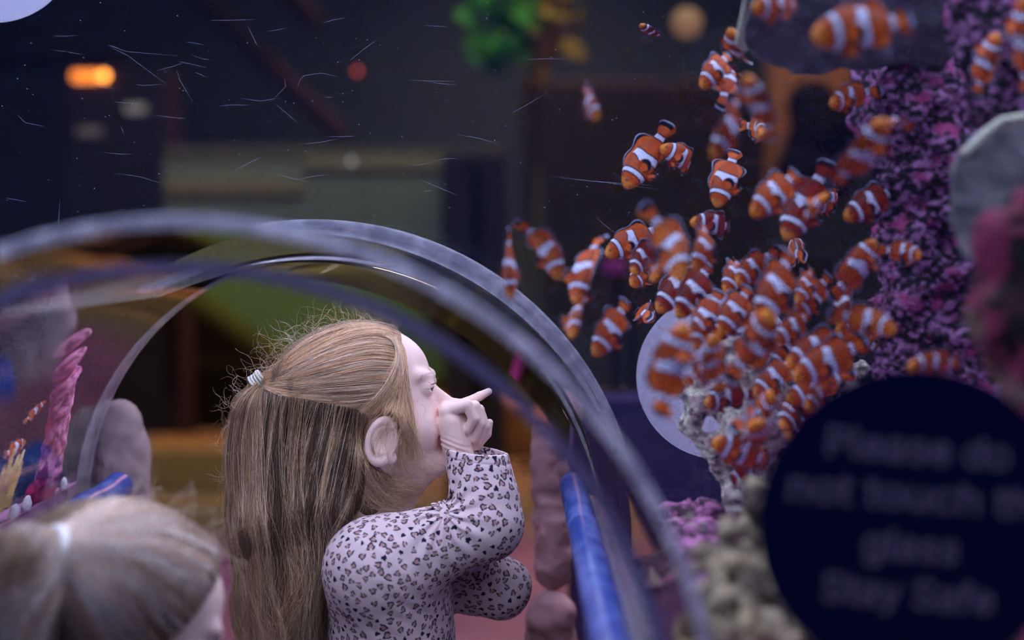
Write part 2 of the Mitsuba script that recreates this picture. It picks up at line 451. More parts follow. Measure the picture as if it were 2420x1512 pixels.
label('notice_sticker', 'dark navy round notice with pale lettering stuck on the viewing pane', 'sign')
put('notice_sticker__disc', disc(2160, 1238, Y1 - .0012, 370 / F_PX * Y1, .0008), 'm_sign_navy')
tilt = math.radians(-4.6)
for k, (txt, cx, cy, wpx) in enumerate((('Please do', 2168, 1092, 436), ('not touch the', 2180, 1204, 645), ('glass', 2150, 1322, 228), ('Stay Safe', 2143, 1434, 412))):
    t = text_mesh(txt, .0185, .0006, bold=True)
    w = t.bounds[1][0] - t.bounds[0][0]
    t.apply_translation([-(t.bounds[0][0] + w / 2), 0, 0])
    t.apply_scale([wpx / F_PX * Y1 / w, 1, 1])
    M = np.eye(4); c = P3(cx, cy, Y1 - .0018)
    M[:3, 0] = [math.cos(tilt), 0, math.sin(tilt)]; M[:3, 1] = [-math.sin(tilt), 0, math.cos(tilt)]; M[:3, 2] = [0, -1, 0]; M[:3, 3] = c
    t.apply_transform(M)
    put(numbered('notice_sticker__lettering'), t, 'm_sign_letter')
put('blank_sticker', disc(1700, 889, Y2 - .0025, .0907, .0008, True), 'm_sign_back'); label('blank_sticker', 'pale lavender back of a round sticker behind the school of clownfish', 'sticker')
put('blank_sticker_001', disc(-20, -150, Y2 - .0025, .0907, .0008, True), 'm_sign_back'); label('blank_sticker_001', 'pale back of a round sticker cut off by the top corner beside the orange lamp', 'sticker')

# scratches in the rear pane's face
sr = np.random.default_rng(3)
segs = [[(395, 200), (300, 130), (262, 112)], [(250, 105), (300, 122), (420, 132)], [(420, 145), (455, 152), (492, 161)], [(418, 165), (425, 190), (455, 240)], [(284, 296), (290, 308), (294, 318)],
        [(700, 215), (712, 180), (760, 172), (800, 182)], [(640, 240), (675, 205), (672, 180)], [(650, 245), (680, 270), (705, 292)], [(1310, 418), (1400, 428), (1540, 438)], [(1360, 424), (1420, 430), (1555, 447)],
        [(1410, 515), (1440, 540), (1455, 552)], [(1000, 60), (1030, 62), (1060, 63)], [(320, 200), (340, 202), (385, 199)], [(40, 270), (60, 290), (110, 300)], [(130, 560), (138, 530), (142, 470)], [(585, 60), (604, 100), (610, 110)]]
for _ in range(34):
    x, y = sr.uniform(10, 1300), sr.uniform(5, 480); a = sr.normal(0.05, .25); L = sr.uniform(20, 120)
    segs.append([(x, y), (x + L * .5 * math.cos(a), y + L * .5 * math.sin(a) + sr.normal(0, 2)), (x + L * math.cos(a), y + L * math.sin(a))])
ms = []
for s in segs:
    q = np.array(s, float); t = np.linspace(0, len(q) - 1, 9)
    q = np.stack([np.interp(t, np.arange(len(q)), q[:, k]) for k in (0, 1)], 1)
    ms.append(tube_mesh(np.array([PW(x, y, Y2 - .001) for x, y in q]), 1.0e-4 * np.sin(np.linspace(.15, np.pi - .15, 9)), 4))
for _ in range(150):
    x, y = sr.uniform(0, 1600), sr.uniform(0, 560)
    ms.append(trimesh.creation.icosphere(0, sr.uniform(.0003, .0006)).apply_translation(PW(x, y, Y2 - .0015)))
put('fish_tank__rear_pane__scratch_mark', trimesh.util.concatenate(ms), 'm_scratch'); labels['fish_tank__rear_pane__scratch_mark'] = {'label': 'fine pale scratches and specks', 'kind': 'stuff'}

# faux rock surround at the far mouth of the tunnel
label('stone_jamb', 'rough pink faux stone pillar beside the far tunnel mouth near the girl\'s elbow', 'stone pillar')
b = []
for z in np.linspace(.643, .90, 12):
    b.append((.052 + .003 * math.sin(z * 30), 2.075, z, .023))
put('stone_jamb', blob_rock(b, .0035, .005, 60, 5, 3), 'm_faux_rock', smooth=True)
put('stone_jamb_001', blob_rock([(.050, 2.06, .588, .034), (.052, 2.07, .53, .042), (.06, 2.07, .44, .050), (.06, 2.07, .33, .055), (.06, 2.08, .22, .06), (.06, 2.08, .1, .07), (.06, 2.08, .05, .07)], .006, .006, 50, 6, 3), 'm_faux_rock', smooth=True)
label('stone_jamb_001', 'rounded pink faux boulder under the stone pillar beside the far tunnel mouth', 'boulder')
b = [(-.515, 2.04, z, .038 - .02 * max(0, (z - .82) / .06)) for z in np.linspace(.1, .855, 22)]
put('stone_jamb_002', blob_rock(b, .005, .004, 50, 8, 3), 'm_faux_rock_grey', smooth=True)
label('stone_jamb_002', 'round-topped grey pink faux stone post at the far end of the blue rail by the blurred child', 'stone post')
# ------------------------------------------------------------------ the exhibition room beyond the tank (out of focus in the photograph)
diffuse('m_tan', .40, .31, .20); diffuse('m_tan_dark', .19, .15, .13); diffuse('m_panel_green', .24, .36, .17); diffuse('m_panel_grey', .30, .30, .27)
diffuse('m_post', .05, .04, .06); diffuse('m_post_red', .12, .07, .07); diffuse('m_dark', .02, .018, .02); diffuse('m_orange_wall', .62, .30, .12); diffuse('m_leaf_green', .10, .38, .08); diffuse('m_leaf_yellow', .50, .36, .06)
diffuse('m_olive', .16, .15, .05); diffuse('m_beam', .055, .04, .045); diffuse('m_dim', .06, .06, .05); diffuse('m_cushion', .46, .31, .18)
diffuse('m_pink', .6, .15, .4)


def at(px0, px1, py0, py1, y, d=.08, ground=False):
    """A box that spans the given pixels at depth y, d metres deep."""
    a, b = P3(px0, py1, y), P3(px1, py0, y)
    return box(a[0], b[0], y, y + d, 0 if ground else max(a[2], 0), b[2], min(.01, (b[0] - a[0]) * .2, (b[2] - a[2]) * .2))


def emit(key, mesh, color):
    put(key, mesh, {'type': 'diffuse', 'reflectance': rgb(.3, .3, .3)}, emitter={'type': 'area', 'radiance': rgb(*color)})


# the boat-shaped display: planked side with a sloping green hull below
label('display_hull', 'boat-like display with tan upper boards and sloping green side, beyond the tank', 'display')
y = 6.6
put('display_hull__top_board', at(415, 1190, 352, 388, y, .10), 'm_tan_dark')
put('display_hull__board', at(735, 1062, 376, 410, y - .03, .05), 'm_tan')
put('display_hull__board_001', at(415, 735, 424, 466, y - .03, .05), 'm_tan')
put('display_hull__board_002', at(1070, 1190, 350, 382, y - .03, .05), 'm_tan_dark')
put('display_hull__side_panel', at(415, 1050, 388, 600, y, .08), 'm_panel_grey')
pts = np.array([P3(x, z, y) for x, z in ((430, 560), (440, 690), (520, 745), (645, 835), (760, 900), (1060, 905), (1250, 850), (1260, 560))])
from shapely.geometry import Polygon
hull = trimesh.creation.extrude_polygon(Polygon(pts[:, [0, 2]]), .10, engine='earcut')
hull.apply_transform(np.array([[1, 0, 0, 0], [0, 0, -1, y + .10], [0, 1, 0, 0], [0, 0, 0, 1.0]]))
put('display_hull__hull', hull, 'm_panel_green'); label('display_hull__hull', 'green sloping hull')
kl = np.array([P3(x, z, y - .02) for x, z in ((436, 690), (520, 745), (645, 835), (760, 902), (1060, 908))])
put('display_hull__keel_board', tube_mesh(kl, .045, 8), 'm_olive', smooth=40)
for k, (x0, x1, m) in enumerate(((1052, 1118, 'm_post'), (1140, 1196, 'm_post'), (1118, 1140, 'm_post_red'))):
    kk = numbered('room_post'); put(kk, at(x0, x1, 372, 960, 6.3 if k < 2 else 6.42, .12, True), m)
    label(kk, ('dark square post in front of the boat-like display', 'second dark square post at the end of the boat-like display', 'thin reddish post between two dark posts')[k], 'post')
put('dark_pillar', at(196, 412, 170, 1100, 7.2, .4, True), 'm_post'); label('dark_pillar', 'wide dark pillar below the orange lamp', 'pillar')
put('dark_doorway', at(250, 620, 700, 1050, 9.5, .3), 'm_dark'); label('dark_doorway', 'very dark recess under the boat-like display', 'recess')
put('dark_plinth', at(300, 980, 860, 1010, 8.6, .3, True), 'm_dark'); label('dark_plinth', 'low black plinth under the boat-like display', 'plinth')
put('amber_bench', at(945, 1275, 950, 1060, 7.6, .5, True), 'm_cushion'); label('amber_bench', 'broad amber padded bench behind the girl\'s pointing hand', 'bench')
put('olive_ledge', at(960, 1270, 855, 955, 8.2, .4, True), 'm_olive'); label('olive_ledge', 'dim olive ledge behind the amber bench', 'ledge')
put('clay_bench', at(300, 950, 1062, 1200, 6.6, .5), 'm_cushion'); label('clay_bench', 'long clay coloured bench behind the girl\'s hair', 'bench')
put('floor_mark', at(1225, 1262, 1098, 1112, 6.2, .05), 'm_dark'); label('floor_mark', 'small dark lump on the floor behind the girl\'s sleeve', 'lump')
put('orange_wall', at(1800, 1985, 120, 470, 6.0, .2), 'm_orange_wall'); label('orange_wall', 'orange lit partition behind the plate coral', 'partition')
put('orange_wall_cave', blob_rock([tuple(P3(1890, 270, 5.85)) + (.10,), tuple(P3(1925, 330, 5.85)) + (.14,), tuple(P3(1890, 420, 5.85)) + (.13,)], .02, .02, 8, 3, 3), 'm_dark', smooth=True); label('orange_wall_cave', 'dark rounded prop in front of the orange partition', 'prop')
put('dim_partition', at(1230, 1800, 200, 760, 8.8, .1), 'm_dim'); label('dim_partition', 'dim olive partition behind the clownfish', 'partition')
put('pink_block__block', at(1418, 1470, 612, 645, 5.2, .1), 'm_pink'); label('pink_block', 'small pink block beyond the tank among the clownfish', 'block')
put('olive_block__block', at(1462, 1500, 590, 690, 5.3, .1), 'm_olive'); label('olive_block', 'narrow olive block beside the small pink block', 'block')
put('olive_block_001__block', at(1790, 1990, 612, 660, 6.3, .1), 'm_olive'); label('olive_block_001', 'low olive ledge beyond the tank right of the school', 'ledge')
for k, (a, b_) in enumerate((((420, -60), (820, 330)), ((-60, 140), (330, 170)), ((640, -60), (760, 70)))):
    kk = numbered('roof_beam'); put(kk, tube_mesh(np.array([P3(*a, 8.4), P3(*b_, 8.4)]), .05, 8), 'm_beam')
    label(kk, ('dim sloping beam above the boat-like display', 'dim level beam behind the orange lamp', 'dim short beam at the top edge of the picture')[k], 'beam')
rg = np.linspace(0, 2 * np.pi, 49); c = P3(70, -40, 7.5)
put('hanging_ring', tube_mesh(np.stack([c[0] + .26 * np.cos(rg), 7.5 + 0 * rg, c[2] + .26 * np.sin(rg)], 1), .022, 8), 'm_beam'); label('hanging_ring', 'dim ring hung above the orange lamp', 'ring')

diffuse('m_purple', .085, .05, .13)
pa, pb = P3(1345, 905, 3.0), P3(2700, 905, 3.0)
put('purple_partition', box(pa[0], pb[0], 3.0, 3.08, 0, pa[2], .01), 'm_purple'); label('purple_partition', 'low dark purple partition behind the tank under the pale sticker', 'partition')
for k, (px, py, y_) in {'pink_block': (1444, 640, 5.25), 'olive_block': (1481, 685, 5.35), 'olive_block_001': (1890, 655, 6.35)}.items():
    c = P3(px, py, y_); put(k + '__post', tube_mesh(np.array([c, [c[0], c[1], 0]]), .012, 8), 'm_dark')
# lamps seen out of focus
label('orange_lamp', 'glowing orange bar lamp on the dark pillar', 'lamp')
emit('orange_lamp__tube', at(205, 262, 180, 204, 7.16, .05), (3.0, .62, .03))
emit('orange_lamp__bulb', trimesh.creation.icosphere(2, .021).apply_translation(P3(279, 192, 7.17)), (9.0, 2.4, .25))
emit('pale_lamp', at(325, 372, 256, 276, 7.17, .035), (.21, .155, .12)); label('pale_lamp', 'dim pale lamp below the orange lamp', 'lamp')
emit('pale_lamp_001', at(215, 272, 308, 330, 7.17, .035), (.055, .026, .026)); label('pale_lamp_001', 'faint reddish lamp on the dark pillar under the orange lamp', 'lamp')
emit('red_lamp__bulb', trimesh.creation.icosphere(2, .012).apply_translation(P3(857, 181, 7.0)), (1.7, .10, .06)); label('red_lamp', 'small round red lamp high in the room', 'lamp')
emit('white_lamp__bulb', trimesh.creation.icosphere(2, .009).apply_translation(P3(845, 388, 6.4)), (1.1, .95, .8)); label('white_lamp', 'tiny white lamp on the tan boards', 'lamp')
emit('yellow_lamp__bulb', trimesh.creation.icosphere(2, .02).apply_translation(P3(1195, 106, 6.0)), (1.0, .75, .07)); label('yellow_lamp', 'small yellow lamp beside the green plant', 'lamp')
emit('amber_glow_lamp__globe', trimesh.creation.icosphere(3, .05).apply_translation(P3(1605, 75, 5.6)), (.30, .13, .045)); label('amber_glow_lamp', 'round dim amber lamp above the clownfish', 'lamp')

for k, (px, py, y_) in {'red_lamp': (857, 181, 7.0), 'white_lamp': (845, 388, 6.4), 'yellow_lamp': (1195, 106, 6.0), 'amber_glow_lamp': (1605, 75, 5.6)}.items():
    c = P3(px, py, y_); put(k + '__cord', tube_mesh(np.array([c, [c[0], c[1], 3.2]]), .003, 5), 'm_dark')
# a leafy plant lit green and yellow
def leaf_clump(cx, cy, y, rx, ry, n, size, seed):
    r = np.random.default_rng(seed); ms = []
    t = np.linspace(0, 1, 5); w = np.sin(np.pi * t ** .8) * .3
    base = np.vstack([np.stack([t, -w, .12 * t ** 2], 1), np.stack([t, w, .12 * t ** 2], 1)])
    f = [[i, i + 1, i + 6] for i in range(4)] + [[i, i + 6, i + 5] for i in range(4)]
    for _ in range(n):
        a, q = r.uniform(0, 2 * np.pi), math.sqrt(r.uniform())
        c = P3(cx + rx * q * math.cos(a), cy + ry * q * math.sin(a), y + r.uniform(-.12, .12))
        m = trimesh.Trimesh(base * size * r.uniform(.7, 1.3), f, process=False)
        m.apply_transform(trimesh.transformations.random_rotation_matrix(r.uniform(size=3))); m.apply_translation(c); ms.append(m)
    return trimesh.util.concatenate(ms)


label('green_plant', 'green and yellow leafy plant high beyond the tank', 'plant')
put('green_plant__foliage', leaf_clump(1190, 70, 6.0, 60, 95, 130, .10, 1), 'm_leaf_green'); labels['green_plant__foliage'] = {'kind': 'stuff'}
put('green_plant__foliage_001', leaf_clump(1275, 60, 6.1, 60, 115, 130, .10, 2), 'm_leaf_yellow'); labels['green_plant__foliage_001'] = {'kind': 'stuff'}
put('green_plant__stem', tube_mesh(np.array([P3(1230, 40, 6.15), P3(1262, 250, 6.2), P3(1272, 420, 6.25), [P3(1272, 420, 6.25)[0], 6.25, 0]]), .012, 8), 'm_olive')
lamp('plant_lamp', (.2, 5.3, 2.95), tuple(P3(1235, 60, 6.05)), .18, .18, (60, 56, 14), 'yellow lamp lighting the green plant')
lamp('orange_wall_lamp', (1.1, 5.0, 2.95), tuple(P3(1890, 300, 6.0)), .25, .25, (60, 30, 12), 'orange lamp lighting the orange partition')
# ------------------------------------------------------------------ rocks and corals in the tank


def rock_mat(key, a, b, c, f, lo=.38, hi=.66, f2=None):
    rough(key, mikit.proc(lambda p, n, uv: mix(mix(a, b, smoothstep(lo, hi, n3(p, f, 5))), c, smoothstep(.56, .74, n3(p + mi.Vector3f(3.1, 1.7, 5.3), f2 or f * .35, 4)))), .8, .25)


rock_mat('m_grey_rock', [.10, .08, .08], [.62, .58, .46], [.50, .36, .38], 150, .30, .60)
rock_mat('m_pink_rock', [.007, .003, .007], [.36, .16, .34], [.34, .05, .17], 190, .44, .68)
rock_mat('m_red_rock', [.012, .007, .008], [.19, .022, .058], [.14, .095, .065], 60, .42, .60)
rock_mat('m_plate', [.10, .11, .12], [.19, .21, .22], [.13, .14, .15], 60)
rock_mat('m_plate_pale', [.10, .10, .11], [.20, .19, .195], [.26, .26, .19], 40)
rock_mat('m_small_rock', [.09, .05, .07], [.52, .18, .36], [.40, .36, .26], 130, .36, .64)
rock_mat('m_knob_coral', [.07, .05, .035], [.34, .28, .17], [.36, .29, .12], 45, .30, .66)
rock_mat('m_yellow_coral', [.55, .33, .05], [.85, .60, .12], [.9, .7, .25], 60)
rock_mat('m_side_rock', [.22, .06, .14], [.80, .30, .52], [.85, .16, .32], 110, .34, .62)
rock_mat('m_crimson', [.12, .006, .03], [.45, .02, .10], [.3, .02, .10], 60)
rough('m_pale_edge', (.55, .58, .42), .7, .3)


def balls(y, *pts):
    """Spheres given by pixel centre and pixel radius as seen through the water at depth y (or at their own depth)."""
    out = []
    for q in pts:
        yy = q[3] if len(q) > 3 else y
        out.append(tuple(PW(q[0], q[1], yy)) + (q[2] / F_PX * (Y1 + (yy - Y1) / IOR_W),))
    return out


b = balls(1.78, (1745, 838, 50), (1702, 890, 50), (1655, 945, 40), (1648, 1005, 32), (1690, 1035, 45), (1790, 900, 80), (1880, 905, 70, 1.8), (1965, 890, 50, 1.8), (2030, 872, 32, 1.8), (1760, 985, 75), (1850, 990, 90, 1.8),
          (1780, 1065, 60), (1715, 1095, 30), (1714, 1130, 16), (1724, 1165, 22), (1716, 1205, 24), (1722, 1240, 30), (1800, 1140, 50, 1.8), (1790, 1230, 55, 1.8), (1900, 1100, 80, 1.8), (1880, 1220, 80, 1.8))
put('ledge_rock', blob_rock(b, .003, .024, 30, 11, 6, .012), 'm_grey_rock', smooth=True)
label('ledge_rock', 'pitted pale grey rock on a thin stem in front of the pale sticker', 'rock')

b = balls(1.72, (2140, 190, 90, 1.76), (2155, 245, 130), (2185, 330, 120), (2210, 430, 118), (2222, 530, 130), (2222, 640, 132), (2230, 740, 138), (2240, 850, 158), (2260, 960, 185), (2270, 1090, 200), (2280, 1240, 220), (2280, 1350, 220))
put('coral_pillar', blob_rock(b, .0048, .024, 34, 21, 6, .03), 'm_pink_rock', smooth=True)
label('coral_pillar', 'tall pillar of rock crusted purple and magenta, under the dark plate coral', 'rock pillar')

b = balls(1.52, (2345, -20, 85), (2330, 70, 72), (2325, 160, 62), (2400, 60, 100), (2420, 180, 110), (2380, 260, 80), (2470, 300, 120), (2500, 80, 160), (2500, 420, 130))
put('crusted_rock', blob_rock(b, .005, .017, 34, 22, 5, .02), 'm_pink_rock', smooth=True)
label('crusted_rock', 'pink crusted rock in the upper corner behind two diving clownfish', 'rock')

b = balls(1.16, (2452, 500, 92), (2418, 600, 108), (2402, 700, 108), (2425, 800, 105), (2468, 890, 100), (2520, 600, 160), (2540, 780, 160), (2520, 980, 130), (2540, 1150, 140), (2540, 1350, 150), (2540, 1550, 160))
put('blurred_red_rock', blob_rock(b, .005, .014, 30, 23, 4, .02), 'm_red_rock', smooth=True)
label('blurred_red_rock', 'out-of-focus crimson and tan rock at the picture\'s edge above the navy notice', 'rock')

b = balls(1.74, (1580, 1238, 42), (1630, 1232, 44), (1680, 1228, 36), (1600, 1275, 44, 1.66), (1650, 1290, 48, 1.62), (1700, 1290, 55, 1.62), (1610, 1320, 40, 1.58), (1560, 1330, 40, 1.6), (1690, 1350, 50, 1.55))
put('small_pink_rock', blob_rock(b, .003, .012, 40, 24, 6, .03), 'm_small_rock', smooth=True)
label('small_pink_rock', 'low knobbly pink and grey rock on the tank bottom beside the tunnel', 'rock')


def plate(outline, y, thick, tilt, amp, freq, seed, step=.006):
    """A plate coral: an outline as seen at depth y, tilted (metres of depth per metre of height), with ridges across it."""
    pts = np.array([PW(px, py, y) for px, py in outline])
    cs = m3.CrossSection([pts[:, [0, 2]]])
    if cs.area() < 0:
        cs = m3.CrossSection([pts[::-1][:, [0, 2]]])
    man = m3.Manifold.extrude(cs, thick).refine_to_length(step)
    m = man.to_mesh(); v, f = np.array(m.vert_properties[:, :3], float), np.array(m.tri_verts)
    x, z, d = v[:, 0], v[:, 1], v[:, 2]
    e = np.linalg.norm(v[:, :2] - cKDTree(pts[:, [0, 2]]).data[0], axis=1) * 0
    P = np.stack([x, d * 0 + y, z], 1)
    ridge = nfbm(P * np.array([freq * .35, freq, freq * 2.2]), 4, seed) - .5
    yy = y + tilt * (z - pts[:, 2].min()) + d - thick / 2 + amp * ridge + .03 * np.sin((x - x.min()) * 9)
    v2 = np.stack([x + .004 * (nnoise(P * 60, seed + 3) - .5), yy, z + .004 * (nnoise(P * 60, seed + 5) - .5)], 1)
    t = trimesh.Trimesh(v2, f, process=False)
    if t.volume < 0:
        t.invert()
    return t


ol = [(1758, 30), (1752, 70), (1748, 100), (1765, 118), (1795, 138), (1835, 152), (1868, 156), (1880, 166), (1905, 172), (1945, 174), (1968, 168), (2000, 152), (2040, 164), (2080, 160), (2125, 148), (2160, 142), (2190, 162), (2225, 160),
      (2252, 135), (2262, 80), (2266, -80), (2100, -110), (1900, -100), (1780, -60)]
put('dark_plate_coral', plate(ol, 1.66, .016, -.75, .020, 26, 31), 'm_plate', smooth=50)
label('dark_plate_coral', 'broad dark grey plate coral jutting from the purple pillar at the top', 'coral')
put('dark_plate_coral__edge', tube_mesh(np.array([PW(x, y, 1.655 - .75 * (PW(x, y, 1.66)[2] - PW(2000, 174, 1.66)[2])) for x, y in ((1762, -10), (1758, 30), (1752, 70), (1748, 100), (1762, 118))]), [.0015, .003, .004, .005, .003], 8), 'm_pale_edge', smooth=True)
label('dark_plate_coral__edge', 'pale growing edge')
ol = [(2368, 288), (2335, 312), (2300, 345), (2278, 368), (2262, 400), (2268, 440), (2262, 480), (2258, 520), (2272, 560), (2285, 600), (2310, 628), (2350, 640), (2560, 650), (2560, 270), (2440, 272)]
put('pale_plate_coral', plate(ol, 1.36, .014, .30, .012, 30, 32), 'm_plate_pale', smooth=50)
label('pale_plate_coral', 'pale grey plate coral with a light rim at the picture\'s edge, above the crimson rock', 'coral')
put('pale_plate_coral__edge', tube_mesh(np.array([PW(x, y, 1.352 + .3 * (PW(x, y, 1.36)[2] - PW(2400, 650, 1.36)[2])) for x, y in ((2440, 276), (2368, 288), (2335, 312), (2300, 345), (2278, 368))]), .0045, 8), 'm_pale_edge', smooth=True)
label('pale_plate_coral__edge', 'pale rim')

# the knobbed coral in front, out of focus
kr = np.random.default_rng(5)
base = balls(1.22, (1800, 1420, 130, 1.3), (1700, 1480, 110, 1.26), (1850, 1330, 100, 1.32), (1950, 1500, 150, 1.25), (1820, 1560, 150), (1660, 1600, 110), (2050, 1600, 160, 1.2), (1780, 1260, 40, 1.34), (1800, 1200, 34, 1.36))
knobs = []
for px, py, r, n, sx, sy, y in ((1785, 1180, 30, 7, 22, 45, 1.30), (1745, 1262, 28, 8, 40, 30, 1.27), (1700, 1335, 27, 14, 75, 40, 1.22), (1760, 1340, 30, 12, 70, 50, 1.22), (1700, 1410, 28, 16, 85, 45, 1.18), (1780, 1430, 30, 16, 80, 60, 1.17), (1680, 1490, 30, 12, 70, 40, 1.15), (1790, 1510, 32, 12, 80, 40, 1.14), (1850, 1470, 32, 10, 70, 60, 1.18)):
    for _ in range(n):
        knobs.append((px + kr.normal(0, sx * .6), py + kr.normal(0, sy * .6), r * kr.uniform(.55, .95), y + kr.uniform(-.03, .04)))
bb = base + balls(1.2, *knobs)
put('knobbed_coral', blob_rock(bb, .0035, .005, 40, 41, 3, .006), 'm_knob_coral', smooth=True)
label('knobbed_coral', 'out-of-focus cream and tan knobbed coral in front of the tank, beside the navy notice', 'coral')

# seen bent through the tunnel's wall: a crusted rock, yellow coral, a crimson tuft and pale stones
b = []
for px, py, d, r in ((118, 1110, .07, .030), (128, 1060, .07, .03), (136, 1010, .07, .03), (144, 960, .075, .03), (154, 910, .08, .03), (163, 860, .085, .03), (172, 810, .09, .03), (105, 1150, .07, .03)):
    b.append(tuple(PT(px, py, d)) + (r,))
put('side_rock', blob_rock(b, .003, .008, 50, 51, 5, .03), 'm_side_rock', smooth=True)
label('side_rock', 'pink crusted rock seen bent through the tunnel wall beside two clownfish', 'rock')
yr = np.random.default_rng(8)
c0 = PT(-12, 1195, .06)
yc = []
for _ in range(26):
    a, q = yr.uniform(0, 2 * np.pi), yr.uniform(0, 1) ** .5
    foot = c0 + np.array([.035 * q * math.cos(a), .05 * q * math.sin(a), -.01]); tip = foot + np.array([.018 * math.cos(a), .02 * math.sin(a), yr.uniform(.035, .075)])
    yc.append(tube_mesh(np.linspace(foot, tip, 5), np.array([.006, .007, .0075, .007, .003]) * yr.uniform(.8, 1.2), 8))
label('yellow_coral', 'yellow finger coral seen through the tunnel wall above the blurred child', 'coral')
for m in yc:
    put(numbered('yellow_coral__branch'), m, 'm_yellow_coral', smooth=50)
put('crimson_coral', blob_rock([tuple(PT(98, 1130, .05)) + (.017,), tuple(PT(75, 1165, .05)) + (.018,), tuple(PT(118, 1108, .05)) + (.014,)], .003, .006, 70, 53, 3, .01), 'm_crimson', smooth=True)
label('crimson_coral', 'crimson tuft beside the yellow coral behind the tunnel wall', 'coral')
for k, (px, py, r) in enumerate(((148, 1160, .011), (60, 1215, .013), (30, 1235, .012), (190, 1130, .007), (120, 1140, .008))):
    q = PT(px, py, .03); q[2] = max(q[2], ZF + r * .5)
    kk = numbered('pale_stone'); put(kk, blob_rock([tuple(q) + (r,), (q[0] + r * .6, q[1], q[2] - r * .2, r * .7)], .0025, .003, 90, 60 + k, 3, .005), 'm_sign_back', smooth=True)
    label(kk, 'small pale stone, ' + ('first', 'second', 'third', 'fourth', 'fifth')[k] + ' of those behind the tunnel wall by the blue rail', 'stone', 'pale stones along the tunnel wall')
# ------------------------------------------------------------------ clownfish


def fish_skin(p, n, uv):
    """Colour of a clownfish from its own skin coordinates: u from snout to tail, v from back (0) to belly (1); fins carry u + 2."""
    u, vv = uv.x, uv.y
    k = dr.floor(vv * .5); v = vv - 2 * k
    fin = u > 1.5
    dark = dr.select(k < .5, 0.0, dr.select(k < 1.5, -0.4, dr.select(k < 2.5, 1.0, .35)))     # hue steps: orange, golden, maroon, red
    orange = mix(mix([.55, .085, .004], [.30, .022, .006], dr.clip(dark, 0, 1)), [.80, .27, .02], dr.clip(-dark, 0, 1))
    back = mix([.26, .045, .006], [.070, .010, .006], dr.clip(dark, 0, 1))
    body = mix(back, orange, smoothstep(.02, .55, v + .22 * noise(u * 9, v * 7) - .08))
    body = mix(body, [.86, .30, .03], smoothstep(.13, .06, u) * .8)
    bump = dr.exp(-dr.square((v - .5) / .17))
    d1 = dr.abs(u - (.195 + .035 * dr.sin(3.14159 * v))) - (.025 + .007 * v)
    f2 = .460 - .075 * bump; r2 = .552 - .012 * bump
    d2 = dr.maximum(f2 - u, u - r2)
    d3 = dr.abs(u - .830) - .030
    d = dr.minimum(d1, dr.minimum(d2, d3))
    body = mix(body, [.015, .010, .012], smoothstep(.021, .013, d))
    body = mix(body, [.70, .74, .92], smoothstep(.002, -.004, d))
    ray = .82 + .3 * dr.abs(dr.sin(u * 90.0))
    fc = mix([.70, .13, .012], [.30, .03, .01], dr.clip(dark, 0, 1)) * ray
    fc = mix(fc, [.010, .008, .012], smoothstep(.56, .64, v))
    fc = mix(fc, [.42, .45, .66], smoothstep(.87, .92, v))
    return dr.select(fin, fc, body)


scene['m_fish'] = {'type': 'twosided', 'b': {'type': 'principled', 'base_color': mikit.proc(fish_skin), 'roughness': .5, 'specular': .25}}
rough('m_fish_eye', (.008, .008, .010), .12, .7)
rough('m_fish_iris', (.55, .18, .03), .3, .5)

XS = np.array([0, .02, .05, .09, .14, .20, .27, .35, .43, .50, .57, .64, .70, .76, .80, .84, .88, .90])
HT = np.array([.012, .045, .078, .108, .135, .158, .176, .186, .186, .178, .162, .138, .112, .086, .072, .066, .066, .06]) * 1.0   # half height
WD = np.array([.010, .032, .050, .066, .080, .091, .097, .097, .091, .081, .069, .055, .042, .030, .023, .017, .010, .004])   # half width


